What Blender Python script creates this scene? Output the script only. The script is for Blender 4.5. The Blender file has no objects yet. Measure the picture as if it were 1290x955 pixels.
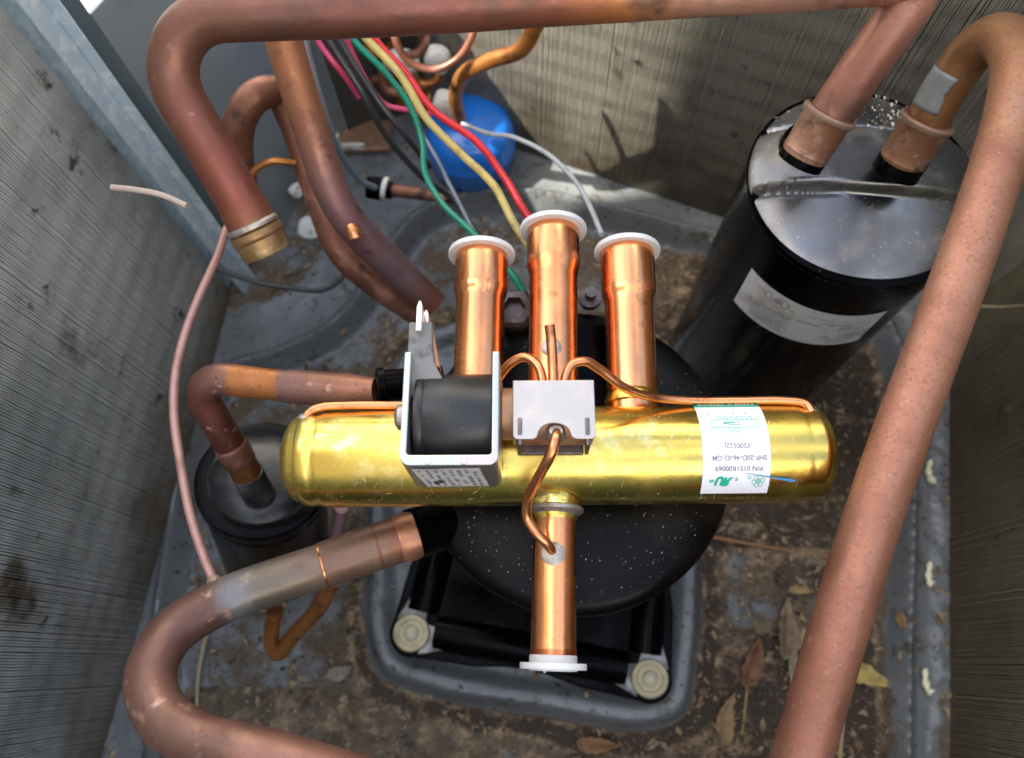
import bpy, math, random
import numpy as np
from mathutils import Vector, Matrix
R = math.radians
random.seed(7)
rng = np.random.default_rng(7)
scene = bpy.context.scene

# ------------------------------------------------------------------ camera
H, F, CX, CY = 0.68, 960.0, 645.0, 477.5
_v = np.array([668 - CX, -(835 - CY), -F]); _v /= np.linalg.norm(_v)
_Z = -_v; _X = np.array([1, 0, 0]) - _Z[0] * _Z; _X /= np.linalg.norm(_X); _Y = np.cross(_Z, _X)
M3 = np.array([_X, _Y, _Z]); LOC = np.array([0, 0, H])
def ray(x, y): return M3 @ np.array([(x - CX) / F, (CY - y) / F, -1.0])
def at_z(x, y, z):
    r = ray(x, y); return LOC + r * ((z - H) / r[2])
def at_d(x, y, d): return LOC + ray(x, y) * d
cam = bpy.data.cameras.new('camera'); co = bpy.data.objects.new('camera', cam)
scene.collection.objects.link(co); scene.camera = co
m = Matrix([list(M3[0]), list(M3[1]), list(M3[2])]).to_4x4(); m.translation = LOC
co.matrix_world = m
cam.sensor_width = 36; cam.lens = 36 * F / 1290; cam.clip_start = 0.02; cam.clip_end = 200
cam.dof.use_dof = True; cam.dof.focus_distance = 0.325; cam.dof.aperture_fstop = 10.0

# ------------------------------------------------------------------ light
SUN_EL, SUN_AZ = 51.0, 262.0      # azimuth measured from +Y clockwise: the sun stands to the left, past the corner of the added shade wall
w = bpy.data.worlds.new('World'); scene.world = w; w.use_nodes = True
nt = w.node_tree; bg = nt.nodes['Background']
sky = nt.nodes.new('ShaderNodeTexSky'); sky.sky_type = 'NISHITA'; sky.sun_disc = False
sky.sun_elevation = R(SUN_EL); sky.sun_rotation = R(SUN_AZ); sky.dust_density = 2.5; sky.air_density = 1.0
wtc = nt.nodes.new('ShaderNodeTexCoord'); wn = nt.nodes.new('ShaderNodeTexNoise'); wn.inputs['Scale'].default_value = 1.7; wn.inputs['Detail'].default_value = 7
wm = nt.nodes.new('ShaderNodeMapRange'); wm.inputs[1].default_value = .43; wm.inputs[2].default_value = .60; wx = nt.nodes.new('ShaderNodeMix'); wx.data_type = 'RGBA'; wx.inputs[7].default_value = (8.8, 8.0, 6.7, 1)   # bright broken cloud
nt.links.new(wtc.outputs['Generated'], wn.inputs['Vector']); nt.links.new(wn.outputs[0], wm.inputs[0]); nt.links.new(wm.outputs[0], wx.inputs[0]); nt.links.new(sky.outputs[0], wx.inputs[6])
nt.links.new(wx.outputs[2], bg.inputs[0]); bg.inputs[1].default_value = 0.15
sl = bpy.data.lights.new('sun', 'SUN'); sl.energy = 3.4; sl.angle = R(0.6); sl.color = (1, 0.93, 0.82)
so = bpy.data.objects.new('sun', sl); scene.collection.objects.link(so)
sd = Vector((math.sin(R(SUN_AZ)) * math.cos(R(SUN_EL)), math.cos(R(SUN_AZ)) * math.cos(R(SUN_EL)), math.sin(R(SUN_EL))))
so.rotation_euler = sd.to_track_quat('Z', 'Y').to_euler()
vs = scene.view_settings; vs.view_transform = 'Standard'; vs.look = 'None'; vs.exposure = 2.0; vs.gamma = 1
scene.cycles.max_bounces = 6

# ------------------------------------------------------------------ materials
def mat(name, base=(.5, .5, .5), metal=0.0, rough=.5, noise=None, bump=None, specks=None, coat=0, along=None, extra=None, spec=None, trans=0, rvar=None, scr=None):
    """noise: list of (colour, scale, lo, hi, detail) layers mixed over base; bump: (scale, strength, dist)"""
    m = bpy.data.materials.new(name); m.use_nodes = True
    n = m.node_tree.nodes; l = m.node_tree.links; b = n['Principled BSDF']
    tc = n.new('ShaderNodeTexCoord')
    def rgb(c):
        x = n.new('ShaderNodeRGB'); x.outputs[0].default_value = (*c, 1); return x.outputs[0]
    def mix(f, a, c):
        x = n.new('ShaderNodeMix'); x.data_type = 'RGBA'
        if hasattr(f, 'links') or not isinstance(f, float): l.new(f, x.inputs[0])
        else: x.inputs[0].default_value = f
        l.new(a, x.inputs[6]); l.new(c, x.inputs[7]); return x.outputs[2]
    def rng_(val, lo, hi):
        r = n.new('ShaderNodeMapRange'); l.new(val, r.inputs[0]); r.inputs[1].default_value = lo; r.inputs[2].default_value = hi; r.interpolation_type = 'SMOOTHSTEP'; return r.outputs[0]
    def nz(scale, det=4, stretch=None, rough_=.6):
        t = n.new('ShaderNodeTexNoise'); t.inputs['Scale'].default_value = scale; t.inputs['Detail'].default_value = det; t.inputs['Roughness'].default_value = rough_
        if stretch:
            mp = n.new('ShaderNodeMapping'); mp.inputs['Scale'].default_value = stretch; l.new(tc.outputs['Object'], mp.inputs[0]); l.new(mp.outputs[0], t.inputs['Vector'])
        else: l.new(tc.outputs['Object'], t.inputs['Vector'])
        return t.outputs[0]
    col = rgb(base)
    if along:      # colour stops over the pipe's own length in metres (UV u)
        uv = n.new('ShaderNodeUVMap'); sx = n.new('ShaderNodeSeparateXYZ'); l.new(uv.outputs[0], sx.inputs[0])
        wob = n.new('ShaderNodeMath'); wob.operation = 'MULTIPLY_ADD'; l.new(nz(90, 3), wob.inputs[0]); wob.inputs[1].default_value = .012; l.new(sx.outputs[0], wob.inputs[2])
        rs = n.new('ShaderNodeMath'); rs.operation = 'MULTIPLY'; l.new(wob.outputs[0], rs.inputs[0]); rs.inputs[1].default_value = 1 / along[0]
        cr = n.new('ShaderNodeValToRGB'); l.new(rs.outputs[0], cr.inputs[0])
        e = cr.color_ramp.elements
        for i, (p, c) in enumerate(along[1]):
            q = e[i] if i < 2 else e.new(p)
            q.position = p; q.color = (c[0] * .76, c[1] * .70, c[2] * .70, 1)
        col = cr.outputs[0]
    for c, sc, lo, hi, *rest in (noise or []):
        col = mix(rng_(nz(sc, rest[0] if rest else 4, rest[1] if len(rest) > 1 else None), lo, hi), col, rgb(c))
    if extra: col = extra(n, l, tc, col, mix, rng_, nz, rgb, b)
    l.new(col, b.inputs['Base Color'])
    b.inputs['Metallic'].default_value = metal; b.inputs['Roughness'].default_value = rough
    if rvar:
        mr = n.new('ShaderNodeMapRange'); l.new(nz(rvar[0], 4), mr.inputs[0]); mr.inputs[1].default_value = .35; mr.inputs[2].default_value = .65
        mr.inputs[3].default_value = rvar[1]; mr.inputs[4].default_value = rvar[2]; l.new(mr.outputs[0], b.inputs['Roughness'])
    if coat: b.inputs['Coat Weight'].default_value = coat; b.inputs['Coat Roughness'].default_value = .08
    if spec is not None: b.inputs['Specular IOR Level'].default_value = spec
    if trans: b.inputs['Subsurface Weight'].default_value = trans; b.inputs['Subsurface Radius'].default_value = (.004, .004, .004); b.inputs['Subsurface Scale'].default_value = .5
    if bump:
        bp = n.new('ShaderNodeBump'); bp.inputs['Strength'].default_value = bump[1]; bp.inputs['Distance'].default_value = bump[2]
        l.new(nz(bump[0], 5, bump[3] if len(bump) > 3 else None), bp.inputs['Height']); l.new(bp.outputs[0], b.inputs['Normal'])
    return m

PINK, BROWN, DARK = (.36, .17, .125), (.21, .085, .05), (.085, .04, .03)
OLD = dict(metal=.55, rough=.42, rvar=(50, .34, .62), bump=(240, .3, .0009))
spk = [((.12, .045, .02), 420, .58, .66, 5), ((.55, .3, .22), 260, .6, .72, 5)]
def glossy(m, ior=2.5):
    m.node_tree.nodes['Principled BSDF'].inputs['IOR'].default_value = ior; return m
m_pipe_top = mat('old_copper_part_sunlit', along=(1.0, [(0, (.3, .15, .06)), (.03, (.28, .085, .055)), (.10, (.21, .10, .065)), (.16, (.22, .10, .07)), (.22, (.27, .11, .08)), (.275, (.30, .12, .07)), (.305, (.66, .28, .10)), (.34, (.74, .44, .31)), (.425, (.62, .34, .24)), (.47, (.36, .17, .12))]),  # bright late stops put a sunlit stretch into the copper
    noise=[((.10, .05, .037), 16, .52, .68, 7), ((.13, .07, .05), 30, .5, .72, 6), ((.38, .22, .16), 75, .6, .78, 5), ((.16, .06, .03), 500, .64, .74, 5)], **OLD)
m_pipe_right = mat('old_copper_speckled', along=(.62, [(0, (.30, .15, .07)), (.06, (.3, .16, .05)), (.16, (.46, .25, .12)), (.3, (.50, .26, .16)), (.6, (.38, .175, .115)), (1, (.30, .125, .09))]),
    noise=[((.25, .105, .065), 22, .42, .70, 6), ((.36, .20, .14), 45, .52, .75, 5, (1, 1, .4)), ((.22, .10, .06), 700, .50, .72, 5), ((.44, .26, .18), 480, .58, .8, 5), ((.15, .065, .04), 420, .64, .78, 5), ((.12, .05, .025), 150, .70, .76, 4)], **OLD)
m_pipe_low = mat('old_copper_heated', along=(.40, [(0, (.42, .18, .09)), (.03, (.3, .13, .07)), (.06, (.27, .18, .12)), (.118, (.25, .15, .10)), (.125, (.26, .20, .14)), (.2, (.20, .18, .14)), (.225, (.24, .26, .27)), (.25, (.16, .09, .07)), (.5, (.34, .18, .13)), (1, (.42, .2, .14))]),
    noise=[((.11, .055, .04), 17, .54, .72, 7), ((.15, .08, .055), 40, .5, .72, 6), ((.40, .26, .19), 90, .58, .75, 5), ((.12, .045, .02), 500, .62, .74, 5)], **OLD)
m_pipe_mid = mat('old_copper_brazed', along=(.21, [(0, (.5, .24, .14)), (.12, (.42, .2, .12)), (.27, (.34, .2, .16)), (.29, (.58, .23, .07)), (.40, (.6, .25, .08)), (.43, (.32, .17, .13)), (.52, (.24, .09, .06)), (.70, (.16, .055, .035)), (.84, (.4, .15, .03)), (1, (.36, .14, .03))]),
    noise=[((.6, .42, .32), 110, .62, .72, 5), ((.12, .045, .02), 400, .6, .7, 5)], **OLD)
m_pipe_back = mat('old_copper_back', along=(.30, [(0, (.5, .22, .09)), (.25, (.42, .19, .1)), (.45, (.34, .2, .2)), (.62, (.3, .2, .2)), (.7, (.3, .13, .09)), (.82, (.42, .17, .05)), (.85, (.09, .06, .07)), (.93, (.3, .11, .04)), (1, (.16, .05, .03))]),  # stops turn silvery grey midway along the pipe
    noise=[((.12, .05, .03), 40, .55, .7, 5)], **OLD)
m_copper_dark = mat('brown_copper', base=BROWN, noise=[((.42, .2, .14), 35, .5, .7, 4), (DARK, 60, .55, .7, 4)], **OLD)
m_copper_pink = mat('pinkish_copper', base=(.45, .25, .21), noise=[((.3, .15, .12), 60, .45, .7, 4)], metal=.4, rough=.4)
m_copper_orange = mat('orange_copper', base=(.55, .22, .06), noise=[((.25, .09, .03), 60, .45, .7, 4)], metal=.7, rough=.35)
m_copper_new = mat('clean_copper', base=(.92, .38, .155), metal=1, rough=.2, rvar=(45, .16, .33),
    noise=[((.80, .30, .12), 38, .45, .65, 5, (1, .5, 1)), ((.5, .2, .09), 90, .6, .75, 6), ((.3, .1, .04), 380, .68, .74, 4)], bump=(260, .12, .0004))
m_copper_capillary = mat('capillary_copper', base=(.72, .3, .13), metal=.95, rough=.26, noise=[((.42, .16, .07), 90, .5, .7, 5)])
m_braze = mat('grey_braze', base=(.40, .36, .31), metal=.8, rough=.4, noise=[((.3, .25, .2), 300, .5, .65, 4)], bump=(500, .5, .0006))
m_brass = mat('clean_brass', base=(.72, .53, .12), metal=1, rough=.2, rvar=(50, .16, .34),
    noise=[((.72, .47, .07), 24, .5, .7, 5, (.6, 2, 2)), ((.9, .76, .3), 60, .55, .7, 6), ((.38, .22, .05), 260, .68, .76, 5), ((.35, .17, .05), 30, .69, .74, 6), ((.6, .36, .12), 14, .58, .8, 6), ((.7, .62, .4), 90, .62, .75, 6, (.3, 1, 1))], bump=(420, .15, .0003))
m_brass_scratch = mat('brass_scratches', base=(.95, .88, .6), metal=.9, rough=.35)
m_zinc = mat('zinc_plate', base=(.50, .54, .48), metal=.9, rough=.32, noise=[((.60, .50, .50), 50, .5, .7, 3), ((.5, .56, .5), 120, .55, .75, 5)])
m_nickel = mat('nickel_plate', base=(.50, .46, .41), metal=.85, rough=.38, noise=[((.62, .52, .44), 70, .45, .72, 5), ((.42, .38, .33), 200, .62, .8, 5)], bump=(300, .08, .0003))
m_steel_dark = mat('dark_steel', base=(.16, .13, .12), metal=.8, rough=.4, noise=[((.3, .22, .16), 130, .5, .7, 4)])
m_rust_steel = mat('brown_ferrule', base=(.42, .23, .13), metal=.6, rough=.5, noise=[((.25, .12, .06), 160, .5, .7, 5)])
m_silver_pin = mat('tinned_pin', base=(.8, .76, .68), metal=1, rough=.25)
m_coil_resin = mat('black_resin', base=(.008, .0085, .0095), rough=.38, noise=[((.03, .03, .03), 35, .55, .8, 5), ((.3, .3, .28), 700, .72, .76, 3)], bump=(700, .1, .0003))
m_grey_resin = mat('worn_grey_resin', base=(.16, .16, .155), rough=.6, noise=[((.06, .06, .06), 120, .5, .7, 5)])
m_black_gloss = mat('black_gloss_paint', base=(.0015, .0015, .0017), rough=.16, rvar=(40, .10, .3), spec=.14, noise=[((.007, .006, .0045), 28, .58, .85, 6), ((.14, .12, .09), 420, .70, .77, 4)], bump=(50, .12, .0012)); m_black_gloss.node_tree.nodes['Principled BSDF'].inputs['IOR'].default_value = 1.3
m_black_dome = mat('black_cap_paint', base=(.0015, .0015, .0017), rough=.3, noise=[((.006, .0055, .005), 40, .5, .8, 6), ((.3, .28, .24), 650, .7, .76, 3), ((.014, .010, .007), 9, .5, .62, 7), ((.05, .025, .012), 55, .68, .74, 6)], bump=(200, .08, .0006), spec=.12)
m_accum_lid = glossy(mat('dusty_black_lid', base=(.012, .012, .014), rough=.22, rvar=(22, .16, .5), noise=[((.14, .125, .10), 30, .48, .72, 6), ((.4, .36, .3), 420, .64, .72, 5)], bump=(45, .12, .0015)))
m_filter_side = mat('black_filter_side', base=(.002, .002, .002), rough=.2, spec=.2, noise=[((.012, .011, .009), 40, .58, .8, 6), ((.14, .12, .09), 420, .70, .77, 4)], bump=(60, .12, .001)); m_filter_side.node_tree.nodes['Principled BSDF'].inputs['IOR'].default_value = 1.3
m_filter = mat('dusty_black_filter', base=(.012, .0125, .014), rough=.3, noise=[((.12, .11, .10), 28, .48, .75, 6), ((.28, .26, .22), 500, .69, .75, 3)])
m_blue = mat('blue_enamel', base=(.015, .19, .72), rough=.22, noise=[((.05, .15, .45), 40, .52, .72, 5), ((.3, .4, .5), 200, .68, .76, 4)], coat=.3)
m_white_plastic = mat('white_cap_plastic', base=(.62, .62, .61), rough=.42, trans=.35)
m_sticker = mat('white_sticker', base=(.84, .85, .88), rough=.45, noise=[((.74, .75, .8), 40, .5, .8, 3)])
m_sticker_grey = mat('grey_sticker', base=(.62, .62, .6), rough=.42, noise=[((.36, .34, .32), 60, .48, .7, 6), ((.62, .62, .6), 200, .6, .7, 5)])
m_green_print = mat('green_print', base=(.0, .42, .25), rough=.5)
m_grey_print = mat('grey_print', base=(.2, .2, .23), rough=.6)
m_black_print = mat('black_print', base=(.05, .05, .05), rough=.6)
m_blue_ink = mat('blue_ink', base=(.06, .25, .48), rough=.5)
m_flange = mat('galvanised_strip', base=(.55, .66, .74), metal=.35, rough=.35, noise=[((.75, .83, .87), 110, .45, .65, 5), ((.25, .28, .3), 60, .64, .8, 4)], bump=(160, .2, .001))  # blue tint puts the sky's reflection into the steel
m_panel = mat('grey_sheet_metal', base=(.13, .17, .19), metal=.3, rough=.4, noise=[((.08, .1, .11), 9, .45, .7, 4), ((.45, .48, .48), 260, .7, .74, 4)])
m_panel2 = mat('pale_sheet_metal', base=(.27, .31, .33), metal=.3, rough=.36, noise=[((.18, .21, .225), 9, .45, .7, 4), ((.45, .48, .48), 260, .7, .74, 4)])
m_post = mat('grey_post', base=(.22, .25, .27), metal=.3, rough=.45)
m_rough_white = mat('rough_white', base=(.7, .7, .64), rough=.8, noise=[((.4, .36, .28), 90, .5, .7, 5)], bump=(200, .4, .002))
m_grommet = mat('cream_rubber', base=(.58, .52, .32), rough=.5, noise=[((.40, .33, .19), 90, .45, .7, 6), ((.2, .15, .08), 260, .62, .72, 5)])
m_grommet_rim = mat('pale_rubber', base=(.62, .62, .5), rough=.5)
def wiremat(n_, c): return mat(n_, base=c, rough=.35, noise=[(tuple(x * .6 for x in c), 80, .5, .75, 4)], coat=.2)

# fins: the folded aluminium gets browner towards the pan, where the dirt is
def finmat(name, c1, c2, dirt):
    def ex(n, l, tc, col, mix, rg, nz, rgb, b):
        g = n.new('ShaderNodeNewGeometry'); s = n.new('ShaderNodeSeparateXYZ'); l.new(g.outputs['Position'], s.inputs[0])
        a = n.new('ShaderNodeMath'); a.operation = 'MULTIPLY_ADD'; l.new(nz(14, 5), a.inputs[0]); a.inputs[1].default_value = .26; l.new(s.outputs[2], a.inputs[2])
        return mix(rg(a.outputs[0], .27, .12), col, rgb(dirt))
    return mat(name, base=c1, metal=.35, rough=.55, noise=[(c2, 9, .42, .66, 5), ((.33, .33, .30), 120, .64, .72, 5), ((.05, .045, .035), 40, .62, .72, 5), ((.42, .36, .26), 260, .7, .75, 4), ((.34, .27, .17), 33, .64, .74, 5), ((.10, .07, .04), 11, .58, .72, 6)], extra=ex)
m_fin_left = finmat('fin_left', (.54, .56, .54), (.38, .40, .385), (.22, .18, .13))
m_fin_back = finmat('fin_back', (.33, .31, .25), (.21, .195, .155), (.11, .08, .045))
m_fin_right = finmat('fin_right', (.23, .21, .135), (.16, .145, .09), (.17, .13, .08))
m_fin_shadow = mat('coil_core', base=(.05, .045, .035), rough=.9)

def pan_ex(n, l, tc, col, mix, rg, nz, rgb, b):
    at = n.new('ShaderNodeAttribute'); at.attribute_name = 'dirt'
    def add(v, k):
        a = n.new('ShaderNodeMath'); a.operation = 'MULTIPLY_ADD'; l.new(v, a.inputs[0]); a.inputs[1].default_value = k; l.new(at.outputs['Fac'], a.inputs[2]); return a.outputs[0]
    f = add(nz(15, 10, None, .72), .9)
    col = mix(rg(f, .95, 1.06), col, rgb((.125, .092, .06)))
    f2 = add(nz(48, 10, None, .78), .9)
    col = mix(rg(f2, 1.06, 1.26), col, rgb((.38, .27, .16)))
    col = mix(rg(add(nz(26, 10, (1, 1.6, 1), .76), 1.2), 1.24, 1.42), col, rgb((.06, .042, .028)))
    col = mix(rg(nz(160, 5), .6, .68), col, rgb((.045, .03, .02)))
    col = mix(rg(nz(320, 4), .68, .72), col, rgb((.42, .36, .26)))
    r = n.new('ShaderNodeMapRange'); l.new(rg(f, .9, 1.04), r.inputs[0]); r.inputs[3].default_value = .36; r.inputs[4].default_value = .85; l.new(r.outputs[0], b.inputs['Roughness'])
    return col
m_pan = mat('pan_paint', base=(.155, .168, .17), metal=.1, rough=.34, noise=[((.22, .235, .24), 12, .45, .7, 5), ((.09, .085, .07), 60, .55, .72, 6)], extra=pan_ex, bump=(120, .35, .0022))
m_ground = mat('concrete', base=(.32, .31, .29), rough=.9, noise=[((.22, .21, .2), 3, .4, .7, 6)], bump=(60, .3, .004))
m_debris = mat('dirt_crumbs', base=(.18, .12, .07), rough=.9, noise=[((.38, .29, .17), 60, .48, .6, 3), ((.05, .035, .02), 90, .55, .65, 3)])
m_dust = mat('pale_dust', base=(.55, .52, .45), rough=.9)
m_cover = mat('painted_steel_cover', base=(.5, .5, .47), rough=.5)

# ------------------------------------------------------------------ builders
C = scene.collection
def link(name, verts, faces, m, parent=None, smooth=True, uvs=None, origin=None, mats=None, fmat=None):
    me = bpy.data.meshes.new(name)
    o0 = np.array(parent['_o'] if parent is not None and '_o' in parent else (0, 0, 0), float)
    if parent is not None and '_o' not in parent: o0 = np.array(ORI.get(parent.name, (0, 0, 0)), float)
    if origin is not None: own = np.array(origin, float)
    else: own = o0
    V = np.asarray(verts, float) - own
    me.from_pydata(V.tolist(), [], [tuple(f) for f in faces]); 
    for x in (mats or [m]): me.materials.append(x)
    if fmat is not None: me.polygons.foreach_set('material_index', fmat)
    if smooth:
        me.polygons.foreach_set('use_smooth', [True] * len(me.polygons))
        try: me.set_sharp_from_angle(angle=R(38))
        except Exception: pass
    if uvs is not None:
        uvl = me.uv_layers.new(name='UVMap')
        li = np.zeros(len(me.loops), dtype=np.int32); me.loops.foreach_get('vertex_index', li)
        uvl.data.foreach_set('uv', np.asarray(uvs, float)[li].ravel())
    me.update()
    o = bpy.data.objects.new(name, me); C.objects.link(o)
    o.location = own - o0; o.parent = parent
    ORI[o.name] = tuple(own)
    return o
ORI = {}
def tag(o, label=None, cat=None, group=None, kind=None):
    if label: o['label'] = label
    if cat: o['category'] = cat
    if group: o['group'] = group
    if kind: o['kind'] = kind
    return o
def thing(name, loc, label, cat, group=None):
    o = bpy.data.objects.new(name, None); C.objects.link(o); o.location = Vector(loc); o.empty_display_size = .02
    ORI[o.name] = tuple(float(x) for x in loc)
    return tag(o, label, cat, group)

def catmull(P, n=14):
    P = [np.array(p, float) for p in P]; P = [2 * P[0] - P[1]] + P + [2 * P[-1] - P[-2]]
    out = []
    for i in range(1, len(P) - 2):
        p0, p1, p2, p3 = P[i - 1:i + 3]
        t0 = 0; t1 = t0 + max(np.linalg.norm(p1 - p0), 1e-6) ** .5; t2 = t1 + max(np.linalg.norm(p2 - p1), 1e-6) ** .5; t3 = t2 + max(np.linalg.norm(p3 - p2), 1e-6) ** .5
        for t in np.linspace(t1, t2, n, endpoint=False):
            a1 = (t1 - t) / (t1 - t0) * p0 + (t - t0) / (t1 - t0) * p1; a2 = (t2 - t) / (t2 - t1) * p1 + (t - t1) / (t2 - t1) * p2; a3 = (t3 - t) / (t3 - t2) * p2 + (t - t2) / (t3 - t2) * p3
            b1 = (t2 - t) / (t2 - t0) * a1 + (t - t0) / (t2 - t0) * a2; b2 = (t3 - t) / (t3 - t1) * a2 + (t - t1) / (t3 - t1) * a3
            out.append((t2 - t) / (t2 - t1) * b1 + (t - t1) / (t2 - t1) * b2)
    out.append(P[-2]); return np.array(out)
def fillet(P, rad, n=14):
    P = [np.array(p, float) for p in P]; out = [P[0]]
    if not isinstance(rad, (list, tuple)): rad = [rad] * (len(P) - 2)
    for i in range(1, len(P) - 1):
        a, b, c = P[i - 1:i + 2]; u = a - b; v = c - b; lu, lv = np.linalg.norm(u), np.linalg.norm(v); u /= lu; v /= lv
        th = math.acos(max(-1, min(1, float(u @ v)))); d = min(rad[i - 1] / math.tan(th / 2), lu * .48 if i > 1 else lu * .95, lv * .48 if i < len(P) - 2 else lv * .95)
        r = d * math.tan(th / 2); bis = (u + v) / np.linalg.norm(u + v); cen = b + bis * (r / math.sin(th / 2))
        s = b + u * d - cen; e = b + v * d - cen; ang = math.pi - th
        for k in range(n + 1):
            t = k / n
            out.append(cen + (math.sin((1 - t) * ang) * s + math.sin(t * ang) * e) / math.sin(ang))
    out.append(P[-1]); return np.array(out)
def resample(P, step):
    d = np.r_[0, np.cumsum(np.linalg.norm(np.diff(P, axis=0), axis=1))]; n = max(2, int(d[-1] / step) + 1)
    s = np.linspace(0, d[-1], n); return np.array([np.interp(s, d, P[:, k]) for k in range(3)]).T, s
def tube_data(P, r, seg=24, step=.003, caps=True, rf=None, wall=0, wob=0):
    P, s = resample(np.array(P), step)
    T = np.gradient(P, axis=0); T /= np.linalg.norm(T, axis=1)[:, None]
    up = np.array([0, 0, 1.]) if abs(T[0][2]) < .9 else np.array([1., 0, 0])
    N = np.cross(T[0], up); N /= np.linalg.norm(N)
    V, UV = [], []
    L = s[-1]
    for i in range(len(P)):
        N = N - T[i] * (N @ T[i]); N /= np.linalg.norm(N); B = np.cross(T[i], N)
        rr = r if rf is None else rf(s[i], L)
        for k in range(seg):
            a = 2 * math.pi * k / seg
            V.append(P[i] + (N * math.cos(a) + B * math.sin(a)) * rr * (1 + wob * math.sin(s[i] * 90 + a * 2))); UV.append((s[i], k / seg))
    Fc = []
    for i in range(len(P) - 1):
        for k in range(seg):
            a = i * seg + k; b = i * seg + (k + 1) % seg; Fc.append((a, b, b + seg, a + seg))
    n = len(P)
    if caps:
        Fc.append(tuple(reversed(range(seg)))); Fc.append(tuple((n - 1) * seg + k for k in range(seg)))
    return V, Fc, UV
def tube(name, P, r, m, parent=None, origin=None, **k):
    V, Fc, UV = tube_data(P, r, **k)
    return link(name, V, Fc, m, parent, uvs=UV, origin=origin)
def basis(ax):
    ax = np.array(ax, float); ax /= np.linalg.norm(ax)
    u = np.cross(ax, [0, 0, 1.]) if abs(ax[2]) < .9 else np.array([1., 0, 0]); u /= np.linalg.norm(u)
    u = u - ax * (u @ ax); u /= np.linalg.norm(u)
    return ax, u, np.cross(ax, u)
def lathe_data(base, ax, prof, seg=40):
    """prof: (distance along axis, radius)"""
    ax, u, v = basis(ax); base = np.array(base, float)
    V, Fc = [], []
    for h, r in prof:
        for k in range(seg):
            a = 2 * math.pi * k / seg; V.append(base + ax * h + (u * math.cos(a) + v * math.sin(a)) * max(r, 1e-6))
    for i in range(len(prof) - 1):
        for k in range(seg):
            a = i * seg + k; b = i * seg + (k + 1) % seg; Fc.append((a, b, b + seg, a + seg))
    Fc.append(tuple(reversed(range(seg)))); Fc.append(tuple((len(prof) - 1) * seg + k for k in range(seg)))
    return V, Fc
def lathe(name, base, ax, prof, m, parent=None, seg=40, origin=None):
    V, Fc = lathe_data(base, ax, prof, seg); return link(name, V, Fc, m, parent, origin=origin)
def box_data(c, ex, ey, ez, hx, hy, hz):
    c = np.array(c, float); ex, ey, ez = [np.array(e, float) for e in (ex, ey, ez)]
    V = [c + ex * hx * i + ey * hy * j + ez * hz * k for i in (-1, 1) for j in (-1, 1) for k in (-1, 1)]
    return V, [(0, 1, 3, 2), (4, 6, 7, 5), (0, 4, 5, 1), (2, 3, 7, 6), (0, 2, 6, 4), (1, 5, 7, 3)]
def bevel(o, wd, seg=2):
    b = o.modifiers.new('bevel', 'BEVEL'); b.width = wd; b.segments = seg; b.limit_method = 'ANGLE'; b.angle_limit = R(35); return o
XA, YA, ZA = (1, 0, 0), (0, 1, 0), (0, 0, 1)
def box(name, c, h, m, parent=None, bv=0, ex=XA, ey=YA, ez=ZA, origin=None):
    V, Fc = box_data(c, ex, ey, ez, *h); o = link(name, V, Fc, m, parent, smooth=False, origin=origin)
    if bv: bevel(o, bv)
    return o
def sweep_prism(name, poly, ex, ey, ez, c, depth, m, parent=None, bv=0, origin=None):
    """poly in (ex, ey), extruded +-depth along ez"""
    c = np.array(c, float); ex, ey, ez = [np.array(e, float) for e in (ex, ey, ez)]
    n = len(poly); V = [c + ex * x + ey * y - ez * depth for x, y in poly] + [c + ex * x + ey * y + ez * depth for x, y in poly]
    Fc = [tuple(reversed(range(n))), tuple(range(n, 2 * n))] + [(i, (i + 1) % n, n + (i + 1) % n, n + i) for i in range(n)]
    o = link(name, V, Fc, m, parent, smooth=False, origin=origin)
    if bv: bevel(o, bv)
    return o
def merge(parts):
    V, Fc = [], []
    for v, f in parts:
        o = len(V); V += list(v); Fc += [tuple(i + o for i in q) for q in f]
    return V, Fc
def px(*pts): return [at_d(*p) for p in pts]
def pz(*pts): return [at_z(*p) for p in pts]

# ------------------------------------------------------------------ ground and drain pan
g = link('ground', [(-40, -40, -.06), (40, -40, -.06), (40, 40, -.06), (-40, 40, -.06)], [(0, 1, 2, 3)], m_ground, smooth=False); g['kind'] = 'structure'
LW = [np.array((-.372, -.36)), np.array((-.285, .335))]
P1 = at_z(335, 345, 0)[:2]; P2 = at_z(447, 190, 0)[:2]
BW = [np.array(at_z(640, 203, 0)[:2]), np.array(at_z(900, 290, 0)[:2])]
bd = (BW[1] - BW[0]); bd /= np.linalg.norm(bd); BW[0] = BW[0] - bd * .062
RW = [np.array((.262, -.36)), np.array((.372, .2))]
rd = RW[1] - RW[0]; rd /= np.linalg.norm(rd)
# corner where back and right meet
A_ = np.array([bd, -rd]).T; tt = np.linalg.solve(A_, RW[0] - BW[0]); COR = BW[0] + bd * tt[0]

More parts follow.
